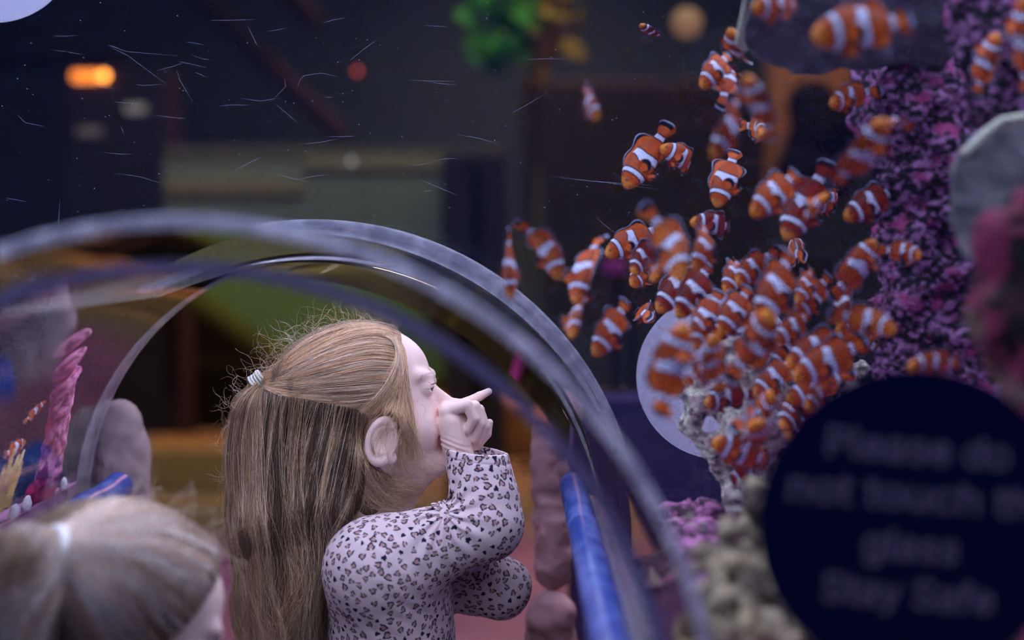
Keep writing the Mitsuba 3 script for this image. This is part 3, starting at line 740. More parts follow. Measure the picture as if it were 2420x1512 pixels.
class Fish:
    """Builds one clownfish, snout at the origin, tail along +x, back up (+z), its tail swung sideways by 'bend'."""

    def __init__(self, L, frame, origin, bend_, hue, flare):
        self.L, self.R, self.o, self.b, self.hue, self.flare = L, frame, origin, bend_, 2.0 * hue, flare

    def world(self, q):
        q = np.asarray(q, float).copy()
        s = np.clip(q[:, 0] - .30, 0, None)
        q[:, 1] += self.b * s ** 2 * 1.5
        q[:, 0] -= abs(self.b) * s ** 2 * .35
        return self.o + (q * self.L) @ self.R

    def sheet(self, key, P, uv, thick=.006):
        """A fin: a grid of points P (nu, nv, 3), made solid with a thin edge."""
        nu, nv = P.shape[:2]
        nrm = np.cross(np.gradient(P, axis=0), np.gradient(P, axis=1)); nrm /= np.linalg.norm(nrm, axis=2, keepdims=True) + 1e-9
        t = (thick * (1 - np.linspace(0, 1, nv) ** 2) + .0006)[None, :, None]
        A, B = P + nrm * t, P - nrm * t
        i, j = np.meshgrid(np.arange(nu - 1), np.arange(nv - 1), indexing='ij')
        q = np.stack([i * nv + j, (i + 1) * nv + j, (i + 1) * nv + j + 1, i * nv + j + 1], -1).reshape(-1, 4)
        f = np.vstack([q[:, [0, 1, 2]], q[:, [0, 2, 3]]])
        n = nu * nv
        edge = [k * nv + nv - 1 for k in range(nu)]
        e = np.array([[a, b_, b_ + n, a + n] for a, b_ in zip(edge[:-1], edge[1:])])
        f = np.vstack([f, f[:, ::-1] + n, e[:, [0, 1, 2]], e[:, [0, 2, 3]]])
        v = np.vstack([A.reshape(-1, 3), B.reshape(-1, 3)])
        w = uv.reshape(-1, 2) + [2, 0]; w[:, 1] = np.clip(w[:, 1], 0, .999) + self.hue
        put(key, (self.world(v), f), 'm_fish', smooth=True, uv=np.vstack([w, w]))

    def build(self, key, fins='full'):
        # body
        xs = np.unique(np.concatenate([np.linspace(0, .90, 44), [.01]]))
        h, w = np.interp(xs, XS, HT), np.interp(xs, XS, WD)
        m = 22
        a = np.linspace(0, 2 * np.pi, m, endpoint=False)
        zc = -.012 * np.exp(-(xs / .1) ** 2)
        c, s = np.cos(a), np.sin(a)
        prof_y = np.sign(s) * np.abs(s) ** .85
        v = np.stack([np.broadcast_to(xs[:, None], (len(xs), m)), w[:, None] * prof_y[None], zc[:, None] + h[:, None] * c[None]], -1)
        uv = np.stack([np.broadcast_to(xs[:, None], (len(xs), m)), np.broadcast_to((np.arccos(np.clip(c, -1, 1)) / np.pi)[None], (len(xs), m)).clip(0, .999) + self.hue], -1)
        i, j = np.meshgrid(np.arange(len(xs) - 1), np.arange(m), indexing='ij')
        q = np.stack([i * m + j, i * m + (j + 1) % m, (i + 1) * m + (j + 1) % m, (i + 1) * m + j], -1).reshape(-1, 4)
        put(key + '__body', (self.world(v.reshape(-1, 3)), np.vstack([q[:, [0, 2, 1]], q[:, [0, 3, 2]]])), 'm_fish', smooth=True, uv=uv.reshape(-1, 2))
        # fins along the midline
        def mid(name, x0, x1, hf, sgn, lean):
            t, r = np.linspace(0, 1, 18), np.linspace(0, 1, 9)
            x = x0 + (x1 - x0) * t
            b0 = np.interp(x, XS, HT) * .93
            H = np.interp(t, np.linspace(0, 1, len(hf)), hf)
            P = np.stack([x[:, None] + lean * H[:, None] * r[None], .006 * np.sin(t * 9)[:, None] * r[None], sgn * (b0[:, None] + (H[:, None] + .012) * r[None])], -1)
            self.sheet(key + name, P, np.stack([np.broadcast_to(x[:, None], (18, 9)), np.broadcast_to(r[None], (18, 9))], -1))
        mid('__dorsal_fin', .24, .79, [.01, .045, .06, .06, .05, .055, .095, .13, .135, .10, .01], 1, .35)
        mid('__anal_fin', .55, .79, [.01, .07, .115, .125, .09, .01], -1, .4)
        # tail
        t, r = np.linspace(-1, 1, 19), np.linspace(0, 1, 10)
        reach = .205 * (1 - .22 * np.abs(t) ** 3)
        ang = t * .80
        P = np.stack([.865 + reach[:, None] * r[None] * np.cos(ang)[:, None] ** .6, .012 * np.sin(t * 5)[:, None] * r[None], .055 * t[:, None] * (1 - r[None]) + (reach * np.sin(ang))[:, None] * r[None] + .01 * t[:, None]], -1)
        self.sheet(key + '__tail_fin', P, np.stack([np.broadcast_to(t[:, None], (19, 10)), np.broadcast_to(r[None], (19, 10))], -1), .008)
        # paired fins
        for k, sgn in enumerate((-1, 1)):
            t, r = np.linspace(-1, 1, 13), np.linspace(0, 1, 8)
            reach = .185 * (1 - .25 * t ** 2)
            ang = t * .95
            lx, lz = reach[:, None] * r[None] * np.cos(ang)[:, None], -.02 * t[:, None] * (1 - r[None]) - (reach * np.sin(ang))[:, None] * r[None] * .85
            out = self.flare * (.55 + .5 * k)
            P = np.stack([.285 + lx * math.cos(out), sgn * (.088 + lx * math.sin(out)), -.035 + lz - .02 * r[None]], -1)
            self.sheet(key + '__pectoral_fin' + ('' if k == 0 else '_001'), P, np.stack([np.broadcast_to(t[:, None], (13, 8)), np.broadcast_to(r[None], (13, 8)) * .93], -1), .004)
            if fins == 'full':
                reach = .13 * (1 - .5 * np.abs(t) ** 1.5)
                P = np.stack([.30 + reach[:, None] * r[None] * .75 + .025 * t[:, None], sgn * (.035 + .05 * r[None] + 0 * t[:, None]), -.165 - reach[:, None] * r[None] * .75 + .02 * t[:, None]], -1)
                self.sheet(key + '__pelvic_fin' + ('' if k == 0 else '_001'), P, np.stack([np.broadcast_to(t[:, None], (13, 8)), np.broadcast_to(r[None], (13, 8)) * .93], -1), .004)
            e = trimesh.creation.icosphere(2, 1.0)
            ex = np.array([.092, sgn * .0595, .028])
            put(key + '__eye' + ('' if k == 0 else '_001'), (self.world(ex + np.array(e.vertices) * [.021, .011, .021]), e.faces), 'm_fish_eye', smooth=True)
            ring = trimesh.creation.torus(.022, .0045, major_sections=16, minor_sections=6)
            ring.apply_transform(trimesh.transformations.rotation_matrix(np.pi / 2, [1, 0, 0]))
            put(key + '__eye' + ('' if k == 0 else '_001') + '__iris_ring', (self.world(ex + np.array(ring.vertices)), ring.faces), 'm_fish_iris', smooth=True)


fr = np.random.default_rng(12)


def fish(hx, hy, tx, ty, y, text, L=None, toward=1, back=(0, -1, 0), hue=None, bend_=None, through=False):
    """A clownfish from snout pixel to tail-tip pixel at depth y; 'toward' +1 when the snout is the nearer end; back = which way its back faces (right, down, away)."""
    if hue is None:
        hue = int(fr.choice([0, 2, 3], p=[.45, .30, .25])) if 1.57 < y < 1.8 else 0
    if not through and y < 1.8:
        y = 1.8 - (1.8 - y) * .75
    if through:
        H, Tt = PT(hx, hy, y), PT(tx, ty, y)
    else:
        H, Tt = PW(hx, hy, y), PW(tx, ty, y)
    if not through:
        Tt, H = Tt + .05 * (Tt - H), H - .03 * (Tt - H)
    d = Tt - H; app = np.linalg.norm(d) / 1.03
    L = max(app * 1.05, .056) if L is None else L
    if app < L and not through:
        d = d + np.array([0, toward * math.sqrt(L * L - app * app) * 1.03, 0])
    else:
        L = app
    c = (H + Tt) / 2
    X = d / np.linalg.norm(d)
    c[1] = np.clip(c[1], Y1 + .02 + abs(X[1]) * L * .5, Y2 - .02 - abs(X[1]) * L * .5) if not through else c[1]
    bk = back[0] * RIGHT - back[1] * UP + back[2] * FWD
    Z = bk - (bk @ X) * X; Z /= np.linalg.norm(Z)
    Yv = np.cross(Z, X)
    key = numbered('clownfish')
    labels[key] = {'label': text, 'category': 'fish', 'group': 'clownfish in the tank'}
    b = bend_ if bend_ is not None else fr.uniform(-.55, .55)
    Fish(L, np.array([X, Yv, Z]), c - X * L * .515, b, hue, fr.uniform(.55, 1.0)).build(key, 'full')


C, A_ = (0, 0, -1), (0, 0, 1)
LT, RT = (-1, -.3, 0), (1, -.3, 0)
# left of the school
fish(1206, 700, 1203, 552, 1.36, 'lone clownfish diving straight down onto the tunnel\'s crown, orange tail up', back=(-.2, 0, -1), bend_=0)
fish(1322, 655, 1268, 515, 1.40, 'golden clownfish with a pale wispy tail, diving second from the tunnel', back=(.7, 0, -.8), hue=1, bend_=.5)
fish(1362, 712, 1392, 545, 1.48, 'clownfish with a round black-ringed tail raised beside a golden diving clownfish', back=(.6, 0, -.8), bend_=-.3)
fish(1352, 792, 1362, 688, 1.42, 'stubby foreshortened clownfish lowest of the little column left of the school', back=(.3, -.2, -1), hue=1)
fish(1404, 835, 1492, 715, 1.50, 'clownfish nosing down and left, alone between the tunnel and the pale sticker', back=(-.5, -.6, -.3), bend_=.2)
fish(1547, 758, 1478, 702, 1.88, 'small sharp clownfish with spread black-edged fins at the top rim of the pale sticker', L=.055, back=(.6, -.9, -.2), toward=-1, bend_=.9)
fish(1432, 600, 1560, 538, 1.84, 'sharp clownfish facing left with ragged tail, upper left of the school', back=(-.3, -1, 0), bend_=-.2)
fish(1494, 645, 1530, 570, 1.78, 'black-finned clownfish head-on under the ragged-tailed one', toward=1, back=(-.4, -1, -.2), hue=2, bend_=-.6)
fish(1490, 672, 1550, 612, 1.90, 'clownfish half hidden under the black-finned clownfish', toward=1, back=(-.5, -1, 0))
# the arc above the school
fish(1476, 440, 1574, 308, 1.86, 'sharp clownfish diving left at the start of the upper arc, big raised tail', back=(-.8, -.5, 0), bend_=-.35)
fish(1562, 348, 1672, 402, 1.86, 'clownfish swimming left in the middle of the upper arc, white middle band showing', back=(.2, -1, 0), bend_=.75)
fish(1690, 486, 1744, 350, 1.83, 'clownfish hanging nose-down at the end of the upper arc', back=(-1, -.3, 0), bend_=.2)
fish(1682, 372, 1772, 222, 1.20, 'blurred dark red clownfish with huge white band above the upper arc', back=(-.5, -.3, -.9), hue=3, bend_=.2)
fish(1762, 182, 1830, 318, 1.14, 'large blurred pale-red clownfish with three white bands heading up', back=(.7, .2, -.8), hue=3, toward=1)
fish(1792, 320, 1800, 290, 1.84, 'tiny clownfish face-on under the blurred red clownfish', L=.055, back=(0, -1, -.1), hue=1)
fish(1655, 206, 1738, 118, 1.70, 'clownfish nosing down left under another\'s chin below the dark plate coral', back=(-.7, -.6, -.2), bend_=.3)
fish(1725, 74, 1742, 168, 1.66, 'clownfish pointing its nose up beside the dark plate coral\'s edge', back=(.5, 0, -.9), bend_=.4)
fish(1722, 160, 1712, 212, 1.74, 'half-hidden clownfish whose round tail hangs below the pair by the plate coral', back=(-1, 0, -.4), toward=-1)
fish(1513, 60, 1562, 92, 1.90, 'very small thin clownfish alone near the top, seen edge-on', L=.034, back=(.3, -.4, -1), hue=2)
fish(1410, 282, 1376, 202, 1.30, 'faint pale-red clownfish alone left of the upper arc', L=.042, back=(.4, 0, -1), hue=3)
fish(1776, 22, 1912, 8, 1.28, 'clownfish cut by the top edge in front of the dark plate coral', back=(0, -1, -.2))
fish(1918, 88, 2160, 42, 1.09, 'large blurred clownfish swimming left across the dark plate coral', back=(-.1, -1, 0), bend_=.1)
fish(1957, 248, 2052, 208, 1.62, 'dim clownfish under the plate coral against the purple pillar', back=(0, -1, -.2))
fish(2060, 330, 2134, 246, 1.32, 'golden clownfish tail-up behind the big vertical clownfish by the pillar', back=(.6, -.3, -.7), hue=1)
fish(2084, 285, 1994, 455, 1.16, 'big blurred clownfish angled steeply beside the purple pillar', back=(-.9, -.2, -.5), bend_=-.3)
fish(1775, 506, 1898, 402, 1.46, 'blurred clownfish heading down left, first of three side by side', back=(-.6, -.8, -.1), bend_=.25)
fish(1853, 562, 1950, 400, 1.62, 'dark maroon clownfish nose-down between two orange ones', back=(-.9, -.4, 0), hue=2, bend_=-.3)
fish(1948, 462, 1884, 528, 1.38, 'small golden clownfish across the dark maroon one', L=.05, back=(.6, -.6, -.6), hue=1)
fish(1918, 486, 2012, 466, 1.84, 'clownfish between the dark maroon one and the pillar, facing left', L=.058, back=(0, -1, -.3))
fish(1994, 514, 2128, 443, 1.64, 'pale-banded clownfish facing left with tail touching the purple pillar', back=(-.3, -1, 0), bend_=.15)
fish(2352, 84, 2298, 218, 1.36, 'clownfish heading up beside the crusted rock in the upper corner', back=(.7, 0, -.8))
fish(2418, -10, 2424, 216, 1.16, 'blurred clownfish cut by the picture\'s edge near the upper corner', back=(.3, 0, -1))
fish(2350, 388, 2258, 362, 1.30, 'small clownfish in front of the pale plate coral', L=.062, back=(0, -1, -.4), hue=1)
fish(2166, 604, 2112, 586, 1.55, 'tiny dim clownfish against the middle of the purple pillar', L=.045, back=(0, -1, -.2), hue=3)
fish(2140, 866, 2270, 856, 1.28, 'clownfish skimming the top of the navy notice', back=(0, -1, -.4))
# top of the school
fish(1632, 524, 1752, 536, 1.78, 'clownfish facing left just above the school with bent tail', back=(.1, -1, 0), bend_=.5)
fish(1606, 655, 1574, 505, 1.28, 'big golden blurred clownfish with pointed tail, topmost in the school', L=.074, back=(.6, -.1, -.8), hue=1, bend_=.4)
fish(1640, 635, 1700, 522, 1.50, 'brown clownfish behind the big golden one, round tail up', back=(-.6, -.4, -.5))
fish(1542, 660, 1590, 578, 1.42, 'red clownfish left of the big golden one', back=(.3, -.4, -.8), hue=3)
fish(1553, 732, 1660, 618, 1.76, 'clownfish facing left at the sticker\'s upper rim, eye showing', back=(-.6, -.8, 0), bend_=.3)
fish(1600, 745, 1694, 620, 1.62, 'maroon clownfish behind the one facing left at the sticker\'s rim', back=(-.6, -.8, -.2), hue=2, bend_=.3)
fish(1640, 822, 1662, 708, 1.50, 'dark red clownfish above the golden-headed pair at the sticker', back=(-.5, -.3, -.8), hue=3, bend_=.3)
fish(1738, 668, 1816, 598, 1.66, 'clownfish at the top right of the school\'s left half, black-ringed tail up', back=(-.5, -.8, -.2))
fish(1710, 688, 1772, 600, 1.72, 'clownfish with a bright eye and blue-white head band, centre of the school', back=(-.5, -.8, 0))
fish(1700, 785, 1784, 674, 1.58, 'dark red clownfish with broad white band in the heart of the school', back=(-.7, -.7, -.1), hue=3, bend_=.3)
fish(1640, 802, 1708, 685, 1.60, 'orange clownfish partly hidden behind dark red ones left of centre', back=(-.7, -.6, 0))
fish(1688, 800, 1776, 706, 1.68, 'brown clownfish nosing down onto the grey rock\'s top', back=(-.6, -.8, -.1), hue=2)
fish(1904, 580, 1832, 602, 1.86, 'sharp golden-headed clownfish facing right at the school\'s top', L=.06, toward=-1, back=(0, -1, -.2), hue=1, bend_=.6)
fish(1786, 758, 1896, 594, 1.36, 'large clownfish with big scarlet tail and wide white band, school\'s upper right', L=.082, back=(-.7, -.5, -.4), hue=3, bend_=.25)
fish(1880, 712, 1936, 632, 1.60, 'small clownfish tucked behind the one with the scarlet tail', L=.05, back=(-.3, -1, 0))
fish(1876, 744, 1972, 652, 1.62, 'orange-brown clownfish right of the scarlet tail, nosing down', back=(-.5, -.8, -.2), bend_=.2)
fish(2070, 570, 1980, 700, 1.50, 'clownfish climbing up right at the school\'s right rim', back=(-.8, -.5, -.4), toward=-1, bend_=-.2)
fish(1984, 772, 1996, 650, 1.62, 'maroon clownfish hanging nose-down below the climbing one', back=(.5, 0, -.8), hue=2)
fish(2106, 778, 2000, 735, 1.34, 'golden-faced blurred clownfish turned to the viewer beside the pillar', toward=1, back=(.1, -1, -.3), hue=1, bend_=.5)
fish(1972, 776, 2070, 826, 1.72, 'clownfish with white triangle band below the golden-faced one', back=(.3, -1, 0))
fish(1856, 862, 1998, 788, 1.50, 'dark red clownfish with tall white band behind the large orange one', L=.072, back=(-.3, -1, -.1), hue=3)
fish(1826, 806, 1930, 742, 1.50, 'scarlet clownfish with white-edged fin right of centre', back=(-.4, -.9, -.3), hue=3)
fish(1876, 892, 2048, 812, 1.44, 'large orange clownfish facing left across the rock\'s right end', L=.076, back=(-.3, -1, -.1), bend_=.1)
fish(1812, 738, 1766, 878, 1.28, 'big blurred red clownfish head-up in front of the rock', L=.078, back=(.6, 0, -.8), hue=3, bend_=-.3)
fish(1782, 932, 1886, 846, 1.60, 'clownfish with clear eye and rounded dark fin low on the rock', back=(-.6, -.8, 0), bend_=.2)
fish(1814, 868, 1884, 756, 1.68, 'clownfish nosing down behind the one with the rounded dark fin', back=(-.7, -.6, 0))
fish(1858, 946, 1994, 882, 1.62, 'clownfish under the large orange one, tail touching the rock', back=(-.4, -1, 0))
fish(1900, 962, 1972, 908, 1.46, 'small orange clownfish touching the navy notice\'s rim', L=.05, back=(-.3, -1, -.2))
fish(1818, 926, 1790, 1012, 1.40, 'red clownfish seen from above near the notice, white bands crossing', back=(.3, 0, -1), hue=3)
fish(1776, 992, 1820, 1058, 1.34, 'bright red clownfish with hooked white band at the notice\'s rim', L=.068, back=(.7, -.6, -.6), hue=3, bend_=.5)
fish(1684, 1040, 1828, 1096, 1.42, 'dark red clownfish facing left low over the rock\'s stem', back=(.2, -1, -.1), hue=3)
fish(1802, 1060, 1714, 1136, 1.60, 'clownfish whose round black-ringed tail hangs over the rock\'s stem', back=(-.3, -1, 0), toward=-1)
fish(1842, 1004, 1894, 944, 1.56, 'maroon clownfish in shadow beside the navy notice', back=(-.5, -.8, 0), hue=2, L=.062)
fish(1856, 1030, 1912, 962, 1.62, 'second maroon clownfish half covered by the navy notice', back=(-.5, -.8, 0), hue=2, L=.062)
fish(1616, 768, 1548, 972, 1.14, 'largest blurred clownfish head-up in front of the pale sticker', L=.068, back=(-.9, -.1, -.35), bend_=.2)
fish(1618, 905, 1504, 888, 1.27, 'red clownfish behind the largest one, small tail over the sticker', back=(0, -1, -.2), hue=3)
fish(1682, 790, 1684, 912, 1.27, 'golden-headed blurred clownfish head-up in front of the rock\'s left side', back=(-.7, 0, -.7), hue=1, bend_=.3)
fish(1668, 892, 1752, 856, 1.84, 'small sharp clownfish with black-rimmed fins on the rock\'s face', L=.05, back=(-.2, -1, 0), hue=1)
fish(1698, 862, 1642, 894, 1.36, 'red and white clownfish tail beside the golden-headed one', L=.045, back=(-.5, -.8, -.2), hue=3)
fish(1664, 950, 1762, 926, 1.60, 'dark clownfish facing left above the rock\'s black hollow', back=(0, -1, -.1), hue=2)
# seen bent through the tunnel's left wall
fish(108, 947, 54, 1001, .085, 'clownfish seen squeezed through the tunnel wall against the pink rock', back=(-.3, -1, 0), through=True, bend_=.1)
fish(60, 1044, 6, 1080, .08, 'clownfish seen squeezed through the tunnel wall above the yellow coral', back=(-.3, -1, 0), through=True, bend_=.1)
fish(45, 1070, 14, 1090, .09, 'smaller clownfish seen through the tunnel wall, under another one', back=(-.3, -1, 0), through=True, bend_=0)
# ------------------------------------------------------------------ people
rough('m_skin', mikit.proc(lambda p, n, uv: mix([.80, .59, .54], [.89, .70, .65], n3(p, 55.0, 3))), .48, .35)
scene['m_hair'] = {'type': 'twosided', 'b': {'type': 'principled', 'base_color': {'type': 'mesh_attribute', 'name': 'vertex_color'}, 'roughness': .33, 'specular': .5}}
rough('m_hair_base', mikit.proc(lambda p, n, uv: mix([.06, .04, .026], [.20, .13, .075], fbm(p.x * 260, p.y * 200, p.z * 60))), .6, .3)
rough('m_brow', (.50, .35, .27), .6, .2)
rough('m_hair_tie', (.62, .66, .60), .5, .4)
rough('m_hair_tie_white', (.86, .88, .88), .4, .5)
scene['m_shirt'] = {'type': 'twosided', 'b': {'type': 'principled', 'base_color': {'type': 'mesh_attribute', 'name': 'vertex_color'}, 'roughness': .85, 'specular': .15, 'sheen': .3}}
rough('m_shirt_plain', (.10, .09, .16), .85, .15); rough('m_trousers', (.07, .08, .14), .85, .15); rough('m_shoe', (.30, .12, .20), .5, .3)
rough('m_eye_white', (.72, .70, .72), .15, .6); rough('m_eye_iris', (.035, .04, .045), .1, .7)

GY = 1.76                                 # the girl's distance
GS = GY / F_PX                            # metres per unit of her own frame
GO = P3(950, 1000, GY)


def to_world(q):
    return GO + (np.asarray(q, float) - [950, 0, -1000]) * GS


def J(px, py, d=0.0):
    """A joint in the girl's own frame (right, away, up) at which a pixel looks, d units behind her midplane."""
    p = P3(px, py, GY + d * GS)
    return (p - GO) / GS + [950, 0, -1000]


def rot_d(deg):
    """Rotation in the right-up plane (about the depth axis); columns are the rotated axes."""
    a = math.radians(deg); c, s = math.cos(a), math.sin(a)
    return np.array([[c, 0, -s], [0, 1, 0], [s, 0, c]])


def V(px, py, d=0.0):
    return np.array([px, d, -py], float)


def chain(p, d, pts, k):
    for (a, ra), (b, rb) in zip(pts[:-1], pts[1:]):
        d = smin(d, sd_cone(p, a, b, ra, rb), k)
    return d


def head_sdf(p):
    d = sd_ell(p, V(828, 905), (190, 140, 134), rot_d(14))
    d = smin(d, sd_ell(p, V(944, 985), (98, 112, 142), rot_d(11)), 30)
    for s in (-1, 1):
        d = smin(d, sd_ell(p, V(985, 1010, s * 58), (50, 46, 50)), 26)
        d = smin(d, sd_cone(p, V(900, 1075, s * 82), V(1030, 1092, s * 14), 36, 28), 26)
    d = smin(d, sd_cone(p, V(1046, 1088, -8), V(1046, 1088, 8), 27, 27), 18)
    d = smin(d, sd_cone(p, V(1000, 1092), V(925, 1165), 44, 62), 30)
    # sockets, nose, lips, brow
    for s in (-1, 1):
        d = smax(d, -(np.linalg.norm(p - V(1046, 908, s * 53), axis=1) - 22), 18)
        d = smin(d, sd_cone(p, V(998, 880, s * 74), V(1018, 886, s * 40), 10, 9), 26)
    d = smin(d, sd_cone(p, V(1010, 912), V(1068, 955), 14, 14), 16)
    d = smin(d, np.linalg.norm(p - V(1077, 955), axis=1) - 14, 7)
    for s in (-1, 1):
        d = smin(d, sd_ell(p, V(1062, 962, s * 15), (15, 9, 10)), 6)
        d = smax(d, -(np.linalg.norm(p - V(1072, 968, s * 8), axis=1) - 4.5), 3)
        d = smin(d, sd_cone(p, V(1048, 1012, s * 30), V(1067, 1004, s * 5), 5, 10), 7)
        d = smin(d, sd_cone(p, V(1046, 1018, s * 28), V(1064, 1024, 0), 5, 11), 7)
        # lids over the eyeballs
        eye = np.linalg.norm(p - V(1005, 909, s * 50), axis=1)
        lid = np.abs(eye - 23.6) - 2.4
        sl = np.where(p[:, 2] > -913, 4, 0) - 0
        open_ = np.maximum(np.abs(p[:, 2] + 913) - 5.6 * np.clip(1 - ((np.abs(p[:, 1]) - 54) / 17) ** 2, 0, 1), -(p[:, 0] - 1008))
        d = smin(d, smax(lid, -open_, 1.5), 8)
        d = smax(d, -(eye - 22.5), 2)
    d = smin(d, sd_ell(p, V(892, 1010), (84, 108, 104)), 24)
    # ears
    for s in (-1, 1):
        R = rot_d(-14)
        q = (p - V(914, 1025, s * 132)) @ R
        e = np.linalg.norm(q / [34, 13, 52], axis=1)
        ear = (e - 1) * 13
        a = np.arctan2(q[:, 2] / 52, q[:, 0] / 34)
        rr = np.hypot(q[:, 0] / 34, q[:, 2] / 52)
        helix = np.hypot((rr - .93) * 34, q[:, 1] - s * 7) - np.where(np.abs(a) < .9, 3.5, 7.5)
        anti = np.hypot((rr - .60) * 34, q[:, 1] - s * 5) - np.where((np.abs(a) > 1.2), 5.0, 1.0)
        bowl = sd_ell(p, V(920, 1022, s * 144), (17, 11, 29), R)
        ear = smax(ear, -bowl, 6)
        ear = smin(smin(ear, helix, 4), anti, 5)
        ear = smin(ear, sd_ell(p, V(932, 1064, s * 132), (15, 9, 14)), 6)
        ear = smin(ear, sd_ell(p, V(939, 1032, s * 132), (8, 8, 11)), 5)
        d = smin(d, ear, 6)
    return d


WR = J(1082, 1072, -42)                   # wrist of the raised right hand


def hand_sdf(p):
    mcp = [J(1052, 972, -66), J(1053, 966, -44), J(1055, 964, -20), J(1060, 966, 3)]
    d = sd_cone(p, J(1100, 1150, -60), WR, 36, 33)
    for m, off in zip(mcp, (-18, -6, 6, 18)):
        base = WR + [0, off, 10]
        d = smin(d, sd_cone(p, base, m, 24, 15), 14)
    d = smin(d, sd_cone(p, J(1072, 1045, -58), J(1066, 1000, -60), 28, 26), 16)
    d = smin(d, sd_cone(p, J(1086, 1040, -34), J(1090, 1002, -30), 26, 30), 14)
    curl = [([mcp[0], J(1103, 957, -70), J(1119, 988, -68), J(1106, 1014, -62)], (15, 13.5, 12, 10.5)),
            ([mcp[1], J(1122, 960, -46), J(1136, 1000, -46), J(1119, 1036, -42)], (15, 13.5, 12.5, 11)),
            ([mcp[2], J(1132, 968, -22), J(1146, 1008, -22), J(1130, 1042, -20)], (15, 13, 12, 10.5)),
            ([mcp[3], J(1106, 950, 2), J(1134, 936, 2), J(1155, 925, 2)], (15, 12.5, 11, 8.5))]
    f = np.full(len(p), 99.0)
    for pts, r in curl:
        g = np.full(len(p), 99.0)
        for k in range(3):
            g = smin(g, sd_cone(p, pts[k], pts[k + 1], r[k], r[k + 1]), 2.5)
        f = smin(f, g, 1.6)
    d = smin(d, f, 5)
    th = np.full(len(p), 99.0)
    for a, b, ra, rb in ((J(1090, 1060, -14), J(1128, 1048, -6), 20, 14), (J(1128, 1048, -6), J(1150, 1024, -4), 13.5, 12), (J(1150, 1024, -4), J(1157, 998, -4), 11.5, 8.5)):
        th = smin(th, sd_cone(p, a, b, ra, rb), 3)
    d = smin(d, th, 6)
    nail = sd_ell(p, J(1159, 1000, -4) + [6, 0, 0], (4, 7, 9))
    d = smax(d, -nail - 0, 1.5) if False else d
    # creases across the wrist
    u = (p - WR) @ np.array([.35, 0, .94])
    return d + 1.1 * np.exp(-((u - 14) / 20) ** 2) * np.sin(u * .55)


def elliptic(p, a, b, ra, rb, ky):
    """A rounded cone whose section is ky times wider in depth."""
    q = p.copy(); q[:, 1] /= ky
    a, b = np.array(a, float), np.array(b, float); a[1] /= ky; b[1] /= ky
    return sd_cone(q, a, b, ra, rb)


SH, EL = J(880, 1338, -150), J(1152, 1240, -110)          # near shoulder and elbow
SH2, EL2, WR2 = J(930, 1335, 140), J(1180, 1388, 92), J(1085, 1325, 20)


def body_sdf(p):
    d = head_sdf(p)
    d = smin(d, sd_cone(p, V(878, 1090), V(895, 1270), 80, 84), 24)
    d = smin(d, elliptic(p, V(898, 1350), V(915, 1640), 88, 108, 1.35), 40)
    for s, e, w in ((SH, EL, WR), (SH2, EL2, WR2)):
        d = smin(d, sd_cone(p, s, e, 58, 46), 30)
        d = smin(d, sd_cone(p, e, w, 46, 34), 10)
    d = smin(d, hand_sdf(p), 8)
    # the far hand, closed against the chest
    f = np.full(len(p), 99.0)
    for k in range(4):
        m = WR2 + [-62, -28 + 18 * k, 8]
        f = smin(f, sd_cone(p, WR2 + [-14, -12 + 8 * k, 0], m, 20, 14), 8)
        g = sd_cone(p, m, m + [-8, 0, -34], 12, 11)
        g = smin(g, sd_cone(p, m + [-8, 0, -34], m + [26, 0, -36], 11, 9.5), 2)
        f = smin(f, g, 1.5)
    f = smin(f, sd_cone(p, WR2 + [-18, -22, -14], WR2 + [-58, -30, -24], 14, 9), 4)
    return smin(d, f, 6)


def legs_sdf(p):
    d = elliptic(p, V(908, 1560), V(915, 1900), 92, 118, 1.35)
    for s in (-1, 1):
        d = smin(d, sd_cone(p, V(915, 1920, s * 66), V(925, 2330, s * 66), 84, 52), 30)
        d = smin(d, sd_cone(p, V(925, 2330, s * 66), V(905, 2780, s * 66), 54, 34), 20)
        d = smin(d, sd_cone(p, V(905, 2800, s * 66), V(1000, 2824, s * 72), 36, 26), 20)
    return d


def scaled(m, f=to_world):
    m = m.copy(); m.vertices = f(m.vertices); return m


def join(a, b):
    try:
        A, B = (m3.Manifold(m3.Mesh(np.asarray(m.vertices, np.float32), np.asarray(m.faces, np.uint32))) for m in (a, b))
        u = (A + B).to_mesh()
        if len(u.tri_verts) > len(a.faces) * .5:
            return trimesh.Trimesh(np.array(u.vert_properties[:, :3], float), np.array(u.tri_verts), process=False)
    except Exception:
        pass
    return trimesh.util.concatenate([a, b])


